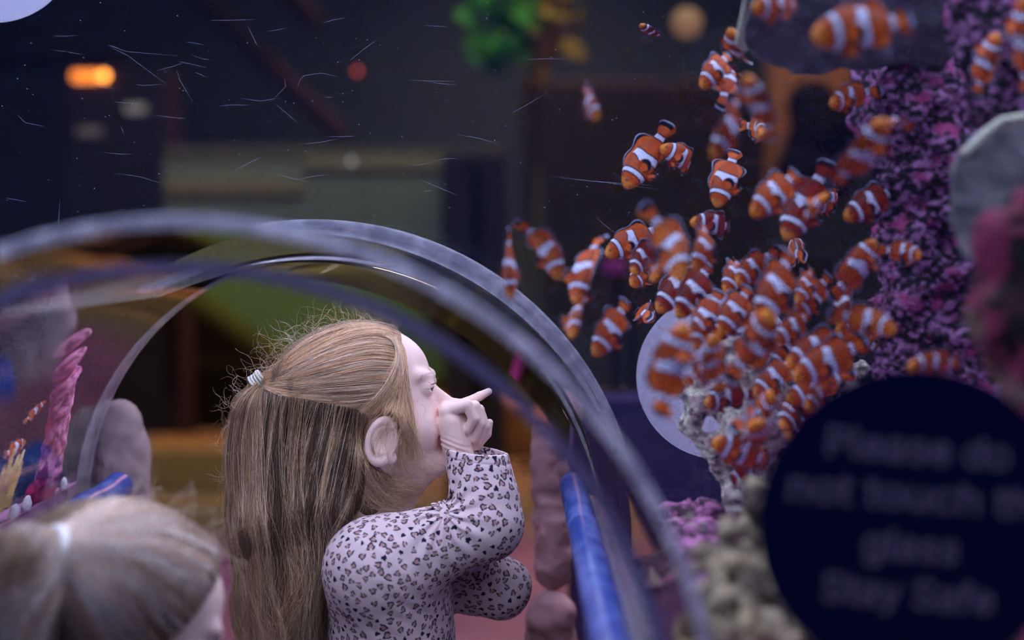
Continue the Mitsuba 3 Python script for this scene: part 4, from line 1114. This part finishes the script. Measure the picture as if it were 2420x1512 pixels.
up = surface_net(body_sdf, (590, -240, -1620), (1290, 240, -740), 2.3)
lo_ = surface_net(legs_sdf, (750, -260, -2880), (1080, 260, -1440), 9)
body = join(up, lo_)
label('person', 'young girl in leopard-spotted top, long blond hair half tied up, fist at her mouth', 'person')
scene['person'] = mikit.ply(scaled(body), 'm_skin', smooth=True)
for k, s in enumerate((-1, 1)):
    c = V(1005, 909, s * 50)
    e = trimesh.creation.icosphere(3, 22.2); e.apply_translation(c)
    key = 'person__eye' + ('' if k == 0 else '_001')
    put(key, scaled(e), 'm_eye_white', smooth=True)
    look = np.array([.93, s * .12, .30]); look /= np.linalg.norm(look)
    iris = trimesh.creation.icosphere(4, 22.6); iris = iris.submesh([np.where(iris.triangles_center @ look > 22.6 * .74)[0]], append=True); iris.apply_translation(c)
    put(key + '__iris', scaled(iris), 'm_eye_iris', smooth=True)
    lash = [tube_mesh(np.array([c + 25.5 * np.array([math.cos(a) * .96, s * math.sin(a), .30]), c + 31 * np.array([math.cos(a) * 1.0, s * math.sin(a), .30 + .1 * math.cos(a)])]), [.6, .25], 4) for a in np.linspace(-.3, .8, 9)]
    put(key + '__eyelash', scaled(trimesh.util.concatenate(lash)), 'm_hair_base'); labels[key + '__eyelash'] = {'kind': 'stuff'}
    brow = []
    for _ in range(60):
        t = fr.uniform(); q = V(1030 - 24 * t, 880 + 3 * t - 7 * math.sin(3 * t) + fr.normal(0, 2), s * (28 + 56 * t))
        q = q + [np.interp(0, *zip(*sorted((float(body_sdf((q + [k, 0, 0])[None])[0]), k) for k in np.linspace(-25, 25, 41)))), 0, 0]
        brow.append(tube_mesh(np.array([q, q + [-3 - 3 * t, s * 6, 2 - 3 * t]]), [.6, .3], 4))
    put('person__eyebrow' + ('' if k == 0 else '_001'), scaled(trimesh.util.concatenate(brow)), 'm_brow'); labels['person__eyebrow' + ('' if k == 0 else '_001')] = {'kind': 'stuff'}

# ---- leopard-spotted top
CUFF = J(1120, 1062, -46); CN = np.array([.10, 0, .995]); CN /= np.linalg.norm(CN)


def shirt_sdf(p):
    fore = smin(sd_cone(p, J(1122, 1055, -48), J(1146, 1180, -92), 72, 80), sd_cone(p, J(1146, 1180, -92), EL, 80, 82), 8)
    u = (p - CUFF) @ CN
    fore = smax(fore, u, 4)
    hole = np.maximum(sd_cone(p, J(1120, 1030, -46), J(1136, 1130, -74), 66, 60), -(u + 55))
    fore = smax(fore, -hole, 3)
    fore = fore - 2.2 * np.exp(-((u + 19) / 2.6) ** 2) * -1
    d = smin(fore, sd_cone(p, EL, SH, 80, 98), 18)
    d = smin(d, sd_cone(p, SH, J(905, 1345, 0), 100, 118), 46)
    d = smin(d, elliptic(p, J(918, 1375, -40) + [0, 40, 0], V(926, 1660), 146, 160, 1.46), 80)
    d = smin(d, sd_cone(p, SH2, EL2, 92, 76), 26)
    d = smin(d, sd_cone(p, EL2, J(1090, 1315, 30), 76, 62), 16)
    # neck opening
    d = smax(d, -sd_cone(p, V(886, 1130), V(893, 1250), 100, 82), 6)
    # folds
    c = J(1052, 1200, -110)
    w = p - c
    r = np.hypot(w[:, 0], w[:, 2]); phi = np.arctan2(w[:, 2], w[:, 0])
    d = d + 4.6 * np.exp(-(r / 95) ** 2) * np.sin(phi * 13 + .6 * np.sin(r * .05)) * np.clip(r / 26, 0, 1)
    c2 = J(1120, 1330, 60); w = p - c2; phi = np.arctan2(w[:, 2], w[:, 0]); r = np.hypot(w[:, 0], w[:, 2])
    d = d + 5.0 * np.exp(-(r / 120) ** 2) * np.sin(phi * 9 + 1) * np.clip(r / 30, 0, 1) * np.clip((p[:, 1] - 20) / 40, 0, 1)
    t = p @ np.array([.55, .1, .83])
    d = d + 2.2 * (nfbm(p / np.array([120.0, 90, 60]), 3, 4) * 2 - 1) * np.clip(1.2 - np.abs(p[:, 0] - 1000) / 400, .2, 1) + .7 * np.sin(t * .16 + 5 * nnoise(p / 90.0, 9)) * np.exp(-((p[:, 0] - 1000) / 150) ** 2)
    return d


sh = surface_net(shirt_sdf, (730, -320, -1690), (1290, 290, -1030), 2.1)
sh = sh.submesh([np.where(sh.triangles_center[:, 2] > -1672)[0]], append=True)
sv = np.array(sh.vertices); nr = sh.vertex_normals
pr = np.random.default_rng(21)
cand, fi = trimesh.sample.sample_surface(sh, 36000, seed=5)
tree = cKDTree(cand); alive = np.ones(len(cand), bool); pick = []
sp = pr.uniform(16.0, 20.0, len(cand))
for i in range(len(cand)):
    if alive[i]:
        pick.append(i); alive[tree.query_ball_point(cand[i], sp[i])] = False
pc = cand[pick]; n = len(pc)
R0, ang0, gap = pr.uniform(7.0, 9.4, n), pr.uniform(0, 6.28, n), pr.uniform(.25, .75, n)
dist, near = cKDTree(pc).query(sv, k=2)
col = np.tile(np.array([.66, .565, .61]), (len(sv), 1))
for k in range(2):
    i = near[:, k]; w = sv - pc[i]
    nn = sh.face_normals[fi[pick]][i]
    e1 = np.cross(nn, [0, 1.0, .2]); e1 /= np.linalg.norm(e1, axis=1, keepdims=True) + 1e-9; e2 = np.cross(nn, e1)
    x, y = (w * e1).sum(1), (w * e2).sum(1)
    a = np.arctan2(y, x) - ang0[i]
    r = np.hypot(x * np.where(i % 2 == 0, 1.15, .92), y * np.where(i % 3 == 0, .85, 1.08)) / R0[i] * (1 + .16 * np.sin(3 * a + i) + .10 * np.sin(5 * a + 2 * i))
    small = (i % 5 == 0)
    g = np.minimum(np.abs((a + np.pi) % (2 * np.pi) - np.pi), np.where(i % 2 == 0, np.abs((a - 2.4 + np.pi) % (2 * np.pi) - np.pi), 9))
    ring = np.clip((1.0 - r) / .16, 0, 1) * np.where(small, 1, np.clip((r - .44) / .12, 0, 1) * np.clip((g - gap[i] * .45) / .2, 0, 1))
    ring = np.where(small & (r > .62), 0, ring)
    core = np.clip((.55 - r) / .15, 0, 1) * (~small)
    col = col + (np.array([.36, .18, .16]) - col) * (core * .8)[:, None]
    col = col + (np.array([.014, .016, .04]) - col) * ring[:, None]
scene['person__top'] = mikit.ply(scaled(sh), 'm_shirt', smooth=True, color=col)
label('person__top', 'pale top printed with small dark leopard spots')
tr = surface_net(lambda p: legs_sdf(p) - 8, (740, -270, -2790), (1090, 270, -1560), 9)
put('person__trousers', scaled(tr), 'm_trousers', smooth=True)
for k, s in enumerate((-1, 1)):
    m = surface_net(lambda p: smax(smin(sd_cone(p, V(900, 2810, s * 66), V(1010, 2830, s * 72), 46, 36), sd_cone(p, V(903, 2770, s * 66), V(900, 2810, s * 66), 44, 46), 10), -(p[:, 2] + 2862), 3), (830, s * 68 - 70, -2880), (1070, s * 68 + 70, -2700), 7)
    put('person__shoe' + ('' if k == 0 else '_001'), scaled(m), 'm_shoe', smooth=True)


# ---- hair
def hair_base(p):
    cap = sd_ell(p, V(826, 902), (200, 150, 144), rot_d(14))
    line = (p[:, 0] - 938) + .30 * (-p[:, 2] - 880) * np.where(-p[:, 2] > 880, 1, .1)      # hairline
    cap = smax(cap, line + 0 * p[:, 0], 10)
    cap = smax(cap, -p[:, 2] - 1010 - .35 * (900 - p[:, 0]), 12)
    cap = smax(cap, -(np.linalg.norm((p - V(916, 1026, -130)) / [1, 1.2, 1.25], axis=1) - 50), 8)
    d = cap
    d = smin(d, elliptic(p, V(668, 965), V(640, 1250), 62, 74, 1.6), 30)
    d = smin(d, elliptic(p, V(640, 1250), V(650, 1600), 74, 66, 1.5), 30)
    d = smin(d, elliptic(p, V(770, 1000, -10), V(745, 1200, -60), 92, 78, 1.35), 30)
    d = smin(d, elliptic(p, V(745, 1200, -60), V(700, 1560, -70), 62, 48, 1.5), 24)
    d = smin(d, sd_cone(p, V(612, 905), V(578, 960), 20, 30), 12)
    d = smin(d, sd_cone(p, V(578, 960), V(582, 1280), 32, 30), 20)
    d = smin(d, sd_cone(p, V(582, 1280), V(600, 1600), 30, 28), 20)
    d = smin(d, sd_cone(p, V(850, 1090, -84), V(880, 1180, -60), 46, 34), 16)
    d = smax(d, -(np.linalg.norm((p - V(918, 1026, -134)) / [1, 1.35, 1.3], axis=1) - 50), 8)
    return d + 3.0 * (nfbm(p / np.array([22.0, 22, 90]), 3, 2) * 2 - 1)


hb = surface_net(hair_base, (520, -260, -1620), (1010, 260, -740), 3.2)
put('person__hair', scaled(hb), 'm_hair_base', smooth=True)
label('person__hair', 'long blond hair, half tied back, loose wisps')

# how near the viewer the head and hair lie, on a grid of her frame
GX0, GZ0, GH = 480, -1640, 5.0
depth = np.full((170, 190), np.nan)
for m in (hb, up):
    v = np.array(m.vertices)
    i, j = ((v[:, 0] - GX0) / GH).astype(int), ((v[:, 2] - GZ0) / GH).astype(int)
    ok = (i >= 0) & (i < 170) & (j >= 0) & (j < 190)
    tmp = np.full((170, 190), 1e9); np.minimum.at(tmp, (i[ok], j[ok]), v[ok, 1]); tmp[tmp > 1e8] = np.nan
    depth = np.fmin(depth, tmp)
from scipy.ndimage import distance_transform_edt, gaussian_filter, map_coordinates
miss = np.isnan(depth)
idx = distance_transform_edt(miss, return_distances=False, return_indices=True)
depth = gaussian_filter(np.where(miss, np.minimum(depth[tuple(idx)] + 40, 0), depth), 1.2)


def surf(x, py):
    return map_coordinates(depth, [(x - GX0) / GH - .5, (-py - GZ0) / GH - .5], order=1, mode='nearest')


hr = np.random.default_rng(33)
PTS, RAD, COL = [], [], []
GOLD, SAND, BROWN, DARK, PALE = (np.array(c) for c in ([.66, .44, .25], [.46, .31, .20], [.20, .125, .085], [.085, .055, .042], [.86, .73, .60]))


def sheet_hair(guides, n, lift, jit, frizz, cols, wts, rad=.2, free=0.0, seg=16, lock=26, tip=.35, start=0.0):
    """n strands spread over the sheet spanned by guide polylines (pixels), lying on the head and hair."""
    S = np.array([[np.interp(np.linspace(0, 1, seg), np.linspace(0, 1, len(g)), np.array(g, float)[:, k]) for k in (0, 1)] for g in guides])     # (g, 2, seg)
    for _ in range(2):
        S[:, :, 1:-1] = (S[:, :, :-2] + 2 * S[:, :, 1:-1] + S[:, :, 2:]) / 4
    s = hr.uniform(0, len(guides) - 1, n); i = np.minimum(s.astype(int), len(guides) - 2); f = (s - i)[:, None]
    x = S[i, 0] * (1 - f) + S[i + 1, 0] * f; y = S[i, 1] * (1 - f) + S[i + 1, 1] * f
    t = np.linspace(0, 1, seg)[None]
    lk = np.floor(s * lock / (len(guides) - 1))
    ph = np.stack([hr.uniform(0, 6.28, 200)[lk.astype(int) % 200], hr.uniform(0, 6.28, 200)[lk.astype(int) % 200]], 1)
    own = hr.uniform(0, 6.28, (n, 4)); amp = hr.gamma(1.5, .6, n)[:, None]
    x = x + jit * (np.sin(t * 4 + ph[:, :1]) - np.sin(ph[:, :1])) * .8 + frizz * amp * t * np.sin(t * hr.uniform(4, 13, (n, 1)) + own[:, :1]) + hr.normal(0, 1.6, (n, 1))
    y = y + jit * .5 * np.sin(t * 5 + ph[:, 1:]) * t + frizz * .6 * amp * t * np.cos(t * hr.uniform(4, 13, (n, 1)) + own[:, 1:2]) + hr.normal(0, 1.6, (n, 1))
    w = np.clip((y - 1120) / 260, 0, 1)
    x = x + w * (9 * np.sin(y / 36 + ph[:, :1]) + 4 * np.sin(y / 17 + own[:, 3:4]))
    d = surf(x, y) - lift * hr.uniform(.22, 1, (n, 1)) ** 1.3 - free * t ** 2 * hr.uniform(0, 1, (n, 1)) * 10 + 2 * np.sin(t * 6 + own[:, 2:3])
    emit_strands(x, y, d, hr.choice(len(cols), n, p=np.array(wts) / sum(wts)), cols, rad, tip)


def emit_strands(x, y, d, pick_, cols, rad, tip):
    n, seg = x.shape
    t = np.linspace(0, 1, seg)[None]
    px, py = x, y
    # keep each point where its pixel looks
    e = np.hypot((x - 903) / 44, (y - 1044) / 60)
    d = d + 120 * np.clip(1.2 - e, 0, 1) ** .7 * (hr.uniform(size=(len(x), 1)) < .88)
    P = np.stack([px, d, -py], -1)
    k = 1 + d * GS / GY
    vp = np.array([1212.0, -545.0])
    P[..., 0] = vp[0] + (P[..., 0] - vp[0]) * k; P[..., 2] = vp[1] + (P[..., 2] - vp[1]) * k
    PTS.append(to_world(P)); RAD.append((rad * hr.uniform(.7, 1.25, (n, 1)) * (1 - (1 - tip) * t ** 2)) * 1e-3 * np.ones((1, seg)))
    c = np.array(cols)[pick_] * hr.uniform(.78, 1.2, (n, 1))
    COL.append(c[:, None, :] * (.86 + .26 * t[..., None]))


A = [[(945, 785), (905, 764), (860, 757), (800, 768), (730, 803), (670, 848), (622, 893)], [(948, 800), (900, 785), (840, 790), (770, 815), (700, 855), (625, 897)], [(945, 830), (890, 815), (820, 830), (750, 855), (690, 880), (628, 901)],
     [(935, 860), (880, 855), (810, 870), (740, 890), (680, 902), (630, 905)], [(920, 900), (860, 905), (790, 910), (720, 918), (665, 918), (630, 911)], [(900, 935), (840, 948), (770, 948), (700, 940), (650, 925), (628, 915)], [(880, 965), (820, 968), (760, 962), (690, 948), (645, 930), (626, 918)]]
sheet_hair(A, 2300, 10, 5, 4.0, [GOLD * 1.2, SAND * 1.15, PALE, BROWN], [4, 4, 2.2, 1.6], .19)
B = [[(900, 790), (935, 800), (948, 840), (930, 890), (890, 945), (840, 985), (785, 1025)], [(920, 785), (950, 808), (952, 860), (938, 910), (900, 962), (855, 1005), (815, 1060)], [(935, 790), (952, 830), (954, 890), (958, 950), (962, 1000), (958, 1050), (955, 1110)], [(940, 800), (950, 850), (955, 915), (962, 960), (972, 995), (980, 1025), (985, 1055)]]
sheet_hair(B, 1250, 16, 7, 10, [GOLD * 1.2, PALE, SAND * 1.2, BROWN], [4, 2.2, 3, 1], .20, free=.4)
Cc = [[(606, 905), (575, 925), (548, 965), (536, 1040), (540, 1150), (548, 1300), (560, 1450), (570, 1540)], [(608, 910), (585, 935), (565, 980), (555, 1060), (560, 1180), (570, 1320), (572, 1450), (580, 1540)], [(612, 914), (600, 945), (590, 1000), (585, 1080), (590, 1200), (600, 1330), (610, 1450), (615, 1540)], [(618, 918), (612, 950), (610, 1010), (608, 1100), (612, 1220), (625, 1340), (640, 1450), (650, 1540)]]
sheet_hair(Cc, 1500, 24, 9, 7, [GOLD, SAND, BROWN, PALE], [2.4, 4, 2.6, .8], .20, seg=20)
D = [[(620, 925), (615, 1000), (612, 1100), (615, 1220), (625, 1350), (640, 1540)], [(660, 935), (650, 1010), (645, 1110), (650, 1230), (665, 1360), (655, 1540)], [(720, 945), (705, 1020), (690, 1120), (690, 1240), (712, 1370), (690, 1540)], [(780, 955), (770, 1030), (745, 1130), (735, 1250), (752, 1370), (716, 1540)],
     [(840, 968), (830, 1040), (810, 1140), (785, 1240), (765, 1350), (745, 1450), (740, 1540)], [(862, 985), (852, 1060), (862, 1130), (845, 1205), (800, 1268), (762, 1360), (752, 1540)]]
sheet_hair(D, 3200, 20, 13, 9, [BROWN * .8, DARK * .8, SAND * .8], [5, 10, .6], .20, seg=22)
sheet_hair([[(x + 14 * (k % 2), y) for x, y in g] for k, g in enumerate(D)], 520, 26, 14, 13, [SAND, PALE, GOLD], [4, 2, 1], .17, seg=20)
E = [[(860, 975), (832, 1050), (845, 1130), (880, 1188), (920, 1208)], [(866, 985), (850, 1060), (872, 1125), (915, 1178), (955, 1192)], [(890, 1105), (905, 1120), (930, 1150), (955, 1160), (985, 1150)]]
sheet_hair(E, 760, 20, 12, 15, [SAND, GOLD, PALE, BROWN], [4, 2, 1, 3], .19, free=.5)
sheet_hair([[(925, 985), (945, 1040), (955, 1090), (975, 1130), (1005, 1130)], [(950, 960), (968, 1010), (985, 1060), (1000, 1100), (1020, 1120)], [(915, 1000), (930, 1060), (940, 1110), (955, 1150), (990, 1165)], [(900, 1100), (920, 1140), (950, 1165), (985, 1170), (1015, 1150)]], 120, 22, 12, 24, [GOLD, PALE, SAND], [3, 3, 2], .16, free=1.0)
sheet_hair([[(585, 1150), (568, 1250), (562, 1330), (572, 1420), (580, 1540)], [(600, 1150), (590, 1250), (590, 1330), (600, 1420), (606, 1540)]], 420, 26, 5, 4, [SAND, BROWN, GOLD], [4, 3, 1], .2)
lower = [[(572, 1330), (556, 1400), (566, 1450), (600, 1475), (640, 1480)], [(590, 1340), (580, 1400), (590, 1450), (620, 1490), (640, 1530)], [(690, 1300), (700, 1370), (665, 1430), (640, 1480), (635, 1540)], [(740, 1290), (735, 1370), (705, 1430), (680, 1490), (690, 1540)]]
sheet_hair(lower, 420, 24, 5, 5, [SAND, GOLD, BROWN], [3, 3, 2], .2)


def wisps(n, starts, dirs, length, curl, rad=.13):
    """Single loose hairs that stand off the head."""
    seg = 18
    k = hr.integers(0, len(starts), n)
    s = np.array(starts, float)[k] + hr.normal(0, 10, (n, 2)); a = np.array(dirs, float)[k] + hr.normal(0, .5, n)
    L = length * hr.uniform(.35, 1.2, n); c = hr.normal(0, curl, n)
    t = np.linspace(0, 1, seg)
    ang = a[:, None] + c[:, None] * t[None] + .5 * np.sin(t[None] * 7 + hr.uniform(0, 6, (n, 1)))
    x = s[:, :1] + np.cumsum(np.cos(ang), 1) * L[:, None] / seg; y = s[:, 1:] - np.cumsum(np.sin(ang), 1) * L[:, None] / seg
    d0 = surf(s[:, 0], s[:, 1])[:, None]
    d = d0 * (.4 + .4 * hr.uniform(0, 1, (n, 1))) - 8 + 20 * t[None] * hr.normal(0, 1, (n, 1))
    emit_strands(x, y, d, hr.integers(0, 3, n), [PALE, GOLD, SAND], rad, .5)


wisps(230, [(930, 778), (900, 766), (870, 760), (830, 765), (790, 778), (750, 796), (710, 822), (670, 850), (640, 875)], [1.9, 2.3, 2.5, 2.6, 2.7, 2.6, 2.5, 2.4, 2.4], 95, 1.9)
wisps(120, [(600, 905), (575, 925), (555, 960), (542, 1000), (540, 1060), (545, 1130), (550, 1220)], [2.6, 2.8, 3.0, 3.3, 3.5, 3.8, 4.0], 60, 2.2)
wisps(160, [(960, 960), (970, 1020), (985, 1080), (960, 1130), (930, 1180), (1000, 1120)], [-.4, -.5, -.2, -.6, -.4, 0], 75, 2.2)
wisps(170, [(900, 960), (945, 1020), (930, 1110), (960, 1090), (880, 1170), (850, 990), (800, 960)], [-2.2, -.6, -.6, -.3, -.9, -2.4, 2.6], 70, 2.8, .15)
wisps(700, [(700, 1080), (760, 1100), (650, 1180), (720, 1220), (800, 1120), (840, 1060), (690, 1320), (620, 1300), (780, 1000), (860, 1160)], [-1.2, -1.4, -1.5, -1.3, -.9, -.6, -1.2, -1.4, -.8, -.4], 80, 2.4, .15)
seg_sets = {}
for p_, r_, c_ in zip(PTS, RAD, COL):
    seg_sets.setdefault(p_.shape[1], []).append((p_, r_, c_))
V_, F_, C_ = [], [], []; off = 0
for g in seg_sets.values():
    (v, f), c = strand_mesh(*(np.concatenate([x[k] for x in g]) for k in range(3)))
    V_.append(v); F_.append(f + off); C_.append(c); off += len(v)
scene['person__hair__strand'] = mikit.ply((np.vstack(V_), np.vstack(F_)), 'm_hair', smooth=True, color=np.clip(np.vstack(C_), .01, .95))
labels['person__hair__strand'] = {'label': 'fine blond strands', 'kind': 'stuff'}
# the tie: several turns of cord around the gathered hair
ax = np.array([-.76, 0, -.65]); e1 = np.array([.65, 0, -.76]); e2 = np.array([0, 1.0, 0])
for k in range(5):
    c = V(622, 892) + ax * (k * 6.2) + 0; a = np.linspace(0, 2 * np.pi, 41)
    ring = c + (22 + 1.2 * math.sin(k * 2)) * (np.cos(a)[:, None] * e1 + np.sin(a)[:, None] * e2) + ax * (2 * np.sin(a + k))[:, None]
    put(numbered('person__hair_tie'), tube_mesh(to_world(ring), 3.4 * GS, 8), 'm_hair_tie', smooth=True)
labels['person__hair_tie'] = {'label': 'pale cord hair tie'}

# ---- the blurred younger child at the tunnel mouth, head bent forward
BY, BS = 1.30, 1.36 / F_PX
BO = P3(272, 1445, BY)
yaw, nod = math.radians(24), -36
Ry = np.array([[math.cos(yaw), -math.sin(yaw), 0], [math.sin(yaw), math.cos(yaw), 0], [0, 0, 1]])
HR = Ry @ rot_d(nod)


def b_world(q):
    return BO + ((np.asarray(q, float) - [845, 0, -950]) @ HR.T) * BS * 1.27


def b_local(p):
    return ((np.asarray(p, float) - BO) / (BS * 1.27)) @ HR + [845, 0, -950]


def b_body(p):
    """World space: head, neck, body, arms and legs of a small child."""
    k = BS * 1.27
    d = head_sdf(b_local(p)) * k
    x, y = BO[0] - .02, BO[1]
    d = smin(d, sd_cone(p, b_world(V(885, 1100)), (x, y, .655), .036, .042), .015)
    d = smin(d, elliptic(p - np.array([x, y, 0]), (0, 0, .61), (.01, 0, .40), .062, .075, 1.3), .03)
    for s in (-1, 1):
        d = smin(d, sd_cone(p, (x, y + s * .092, .615), (x + .01, y + s * .115, .47), .031, .025), .02)
        d = smin(d, sd_cone(p, (x + .01, y + s * .115, .47), (x + .07, y + s * .10, .385), .024, .018), .008)
        for q in range(4):
            a = np.array((x + .07, y + s * .10 - .018 + .012 * q, .38)); d = smin(d, sd_cone(p, a, a + [.03, 0, -.022], .0075, .0065), .006)
            d = smin(d, sd_cone(p, a + [.03, 0, -.022], a + [.032, 0, -.042], .0065, .0055), .003)
        a = np.array((x + .07, y + s * .082, .378)); d = smin(d, sd_cone(p, a, a + [.03, -s * .016, 0], .008, .006), .006)
        d = smin(d, sd_cone(p, (x + .01, y + s * .04, .38), (x + .015, y + s * .04, .20), .052, .036), .02)
        d = smin(d, sd_cone(p, (x + .015, y + s * .04, .20), (x, y + s * .04, .03), .036, .024), .015)
        d = smin(d, sd_cone(p, (x, y + s * .04, .026), (x + .06, y + s * .045, .018), .024, .017), .01)
    return d


bm = surface_net(b_body, (BO[0] - .20, BO[1] - .19, -.02), (BO[0] + .20, BO[1] + .19, BO[2] + .13), .0032)
label('person_001', 'out-of-focus child with blond ponytail and white hair tie, head bent, at the tunnel mouth', 'person')
put('person_001', bm, 'm_skin', smooth=True)
x, y = BO[0] - .02, BO[1]


def b_top(p):
    d = elliptic(p - np.array([x, y, 0]), (0, 0, .605), (.01, 0, .40), .074, .088, 1.3)
    for s in (-1, 1):
        d = smin(d, sd_cone(p, (x, y + s * .09, .61), (x + .01, y + s * .115, .47), .042, .035), .02)
        d = smin(d, sd_cone(p, (x + .01, y + s * .115, .47), (x + .055, y + s * .105, .405), .034, .027), .01)
    return smax(smax(d, .36 - p[:, 2], .004), -sd_cone(p, (x, y, .66), (x, y, .74), .045, .06), .004)


put('person_001__top', surface_net(b_top, (x - .17, y - .19, .33), (x + .18, y + .19, .72), .0045), 'm_shirt_plain', smooth=True)
put('person_001__trousers', surface_net(lambda p: smin(smax(smin(sd_cone(p, (x + .01, y - .04, .39), (x + .013, y - .04, .07), .062, .042), sd_cone(p, (x + .01, y + .04, .39), (x + .013, y + .04, .07), .062, .042), .01), p[:, 2] - .42, .005), np.full(len(p), 9.0), .001), (x - .12, y - .14, 0), (x + .12, y + .14, .46), .006), 'm_trousers', smooth=True)
for s in (-1, 1):
    put(numbered('person_001__shoe'), surface_net(lambda p: smax(sd_cone(p, (x, y + s * .04, .03), (x + .065, y + s * .045, .022), .032, .025), .002 - p[:, 2], .003), (x - .06, y + s * .04 - .06, -.01), (x + .12, y + s * .04 + .06, .09), .005), 'm_shoe', smooth=True)

def b_cap(p):
    q = b_local(p)
    return sd_ell(q, V(826, 902), (201, 152, 147), rot_d(14)) * BS * 1.27


ray = np.array([P3(128, 1300, yy) for yy in np.linspace(1.08, 1.4, 400)])
hit = b_cap(ray); TIE = ray[np.argmax(hit < .006)] if (hit < .006).any() else ray[np.argmin(hit)]
TN = TIE - BO; TN /= np.linalg.norm(TN)


def b_hair(p):
    q = b_local(p)
    cap = sd_ell(q, V(826, 902), (201, 152, 147), rot_d(14))
    cap = smax(cap, (q[:, 0] - 935) + .18 * (-q[:, 2] - 880), 12)
    cap = smax(cap, -q[:, 2] - 1060 - .3 * (880 - q[:, 0]), 14) * BS * 1.27
    d = smin(cap, sd_cone(p, TIE - .01 * TN, TIE + [-.022, -.018, -.008], .014, .023), .010)
    d = smin(d, sd_cone(p, TIE + [-.022, -.018, -.008], TIE + [-.034, -.024, -.16], .025, .024), .02)
    return d + .0018 * (nfbm(p * 60, 3, 4) * 2 - 1)


bh = surface_net(b_hair, (BO[0] - .22, BO[1] - .19, BO[2] - .2), (BO[0] + .16, BO[1] + .16, BO[2] + .14), .0032)
put('person_001__hair', bh, 'm_hair_base', smooth=True)
label('person_001__hair', 'blond ponytail')
tree = cKDTree(bh.vertices); bn = bh.vertex_normals
PTS, RAD, COL = [], [], []
br = np.random.default_rng(9)


def b_sheet(P0, P1, n, lift, mid):
    """Strands from start points P0 to end points P1, laid on the child's hair."""
    seg = 16; t = np.linspace(0, 1, seg)[None, :, None]
    P = P0[:, None] * (1 - t) + P1[:, None] * t + mid * np.sin(np.pi * t)
    P = P + .0022 * np.sin(t * br.uniform(3, 9, (n, 1, 1)) + br.uniform(0, 6, (n, 1, 3))) * np.sin(np.pi * t * .9)
    _, i = tree.query(P.reshape(-1, 3))
    S = np.array(bh.vertices)[i] + np.array(bn)[i] * (lift * br.uniform(.1, 1, (n, 1, 1)) * np.ones((1, seg, 1))).reshape(-1, 1)
    P = S.reshape(n, seg, 3)
    for _ in range(3):
        P[:, 1:-1] = (P[:, :-2] + P[:, 1:-1] * 2 + P[:, 2:]) / 4
    g = br.integers(0, 14, n)
    PTS.append(P); RAD.append(.00026 * br.uniform(.6, 1.4, (n, 1)) * np.ones((1, seg)))
    lockid = np.floor(np.arctan2(P0[:, 2] - TIE[2] + .03 * mid[2], P0[:, 1] - TIE[1]) * 9 + P1[:, 0] * 90).astype(int) % 97
    tone = np.array([SAND, GOLD, PALE, BROWN, PALE * .9])[br.choice(5, n, p=[.30, .08, .40, .12, .10])] * br.uniform(.5, 1.45, 97)[lockid][:, None]
    tone = tone * [.95, 1.0, 1.1]
    COL.append((1.25 * tone * br.uniform(.8, 1.2, (n, 1)))[:, None] * np.ones((1, seg, 1)))


n = 2400
hl = b_world(np.stack([br.uniform(900, 935, n), br.uniform(-140, 130, n), -br.uniform(770, 1040, n)], 1))
b_sheet(hl, np.broadcast_to(TIE, (n, 3)) + br.normal(0, .006, (n, 3)), n, .006, np.array([0, -.01, .02]))
n = 900
b_sheet(np.broadcast_to(TIE + [-.012, -.01, 0], (n, 3)) + br.normal(0, .008, (n, 3)), TIE + np.array([-.034, -.030, -.17]) + br.normal(0, 1, (n, 3)) * [.016, .010, .01], n, .008, np.array([-.012, -.012, .01]))
n = 260
h0 = np.array(bh.vertices)[br.choice(np.where(bh.vertices[:, 2] > BO[2] + .02)[0], n)]
t = np.linspace(0, 1, 16)[None, :, None]; dr_ = br.normal(0, 1, (n, 1, 3)) + [.4, 0, .5]
PTS.append(h0[:, None] + .03 * t * dr_ * br.uniform(.3, 1, (n, 1, 1)) + .008 * np.sin(t * 5 + br.uniform(0, 6, (n, 1, 3))) * t); RAD.append(np.full((n, 16), .00014)); COL.append(np.tile(PALE * .9, (n, 16, 1)))
(v, f), c = strand_mesh(np.concatenate(PTS), np.concatenate(RAD), np.concatenate(COL))
scene['person_001__hair__strand'] = mikit.ply((v, f), 'm_hair', smooth=True, color=np.clip(c, .01, .95)); labels['person_001__hair__strand'] = {'label': 'blond strands', 'kind': 'stuff'}
a = np.linspace(0, 2 * np.pi, 41); ax = TN + [-.5, -.2, 0]; ax /= np.linalg.norm(ax); e1 = np.cross(ax, [0, 0, 1.0]); e1 /= np.linalg.norm(e1); e2 = np.cross(ax, e1)
put('person_001__hair_tie', tube_mesh(TIE + .004 * TN + .0155 * (np.cos(a)[:, None] * e1 + np.sin(a)[:, None] * e2), .0042, 12), 'm_hair_tie_white', smooth=True)
label('person_001__hair_tie', 'thick white hair tie')
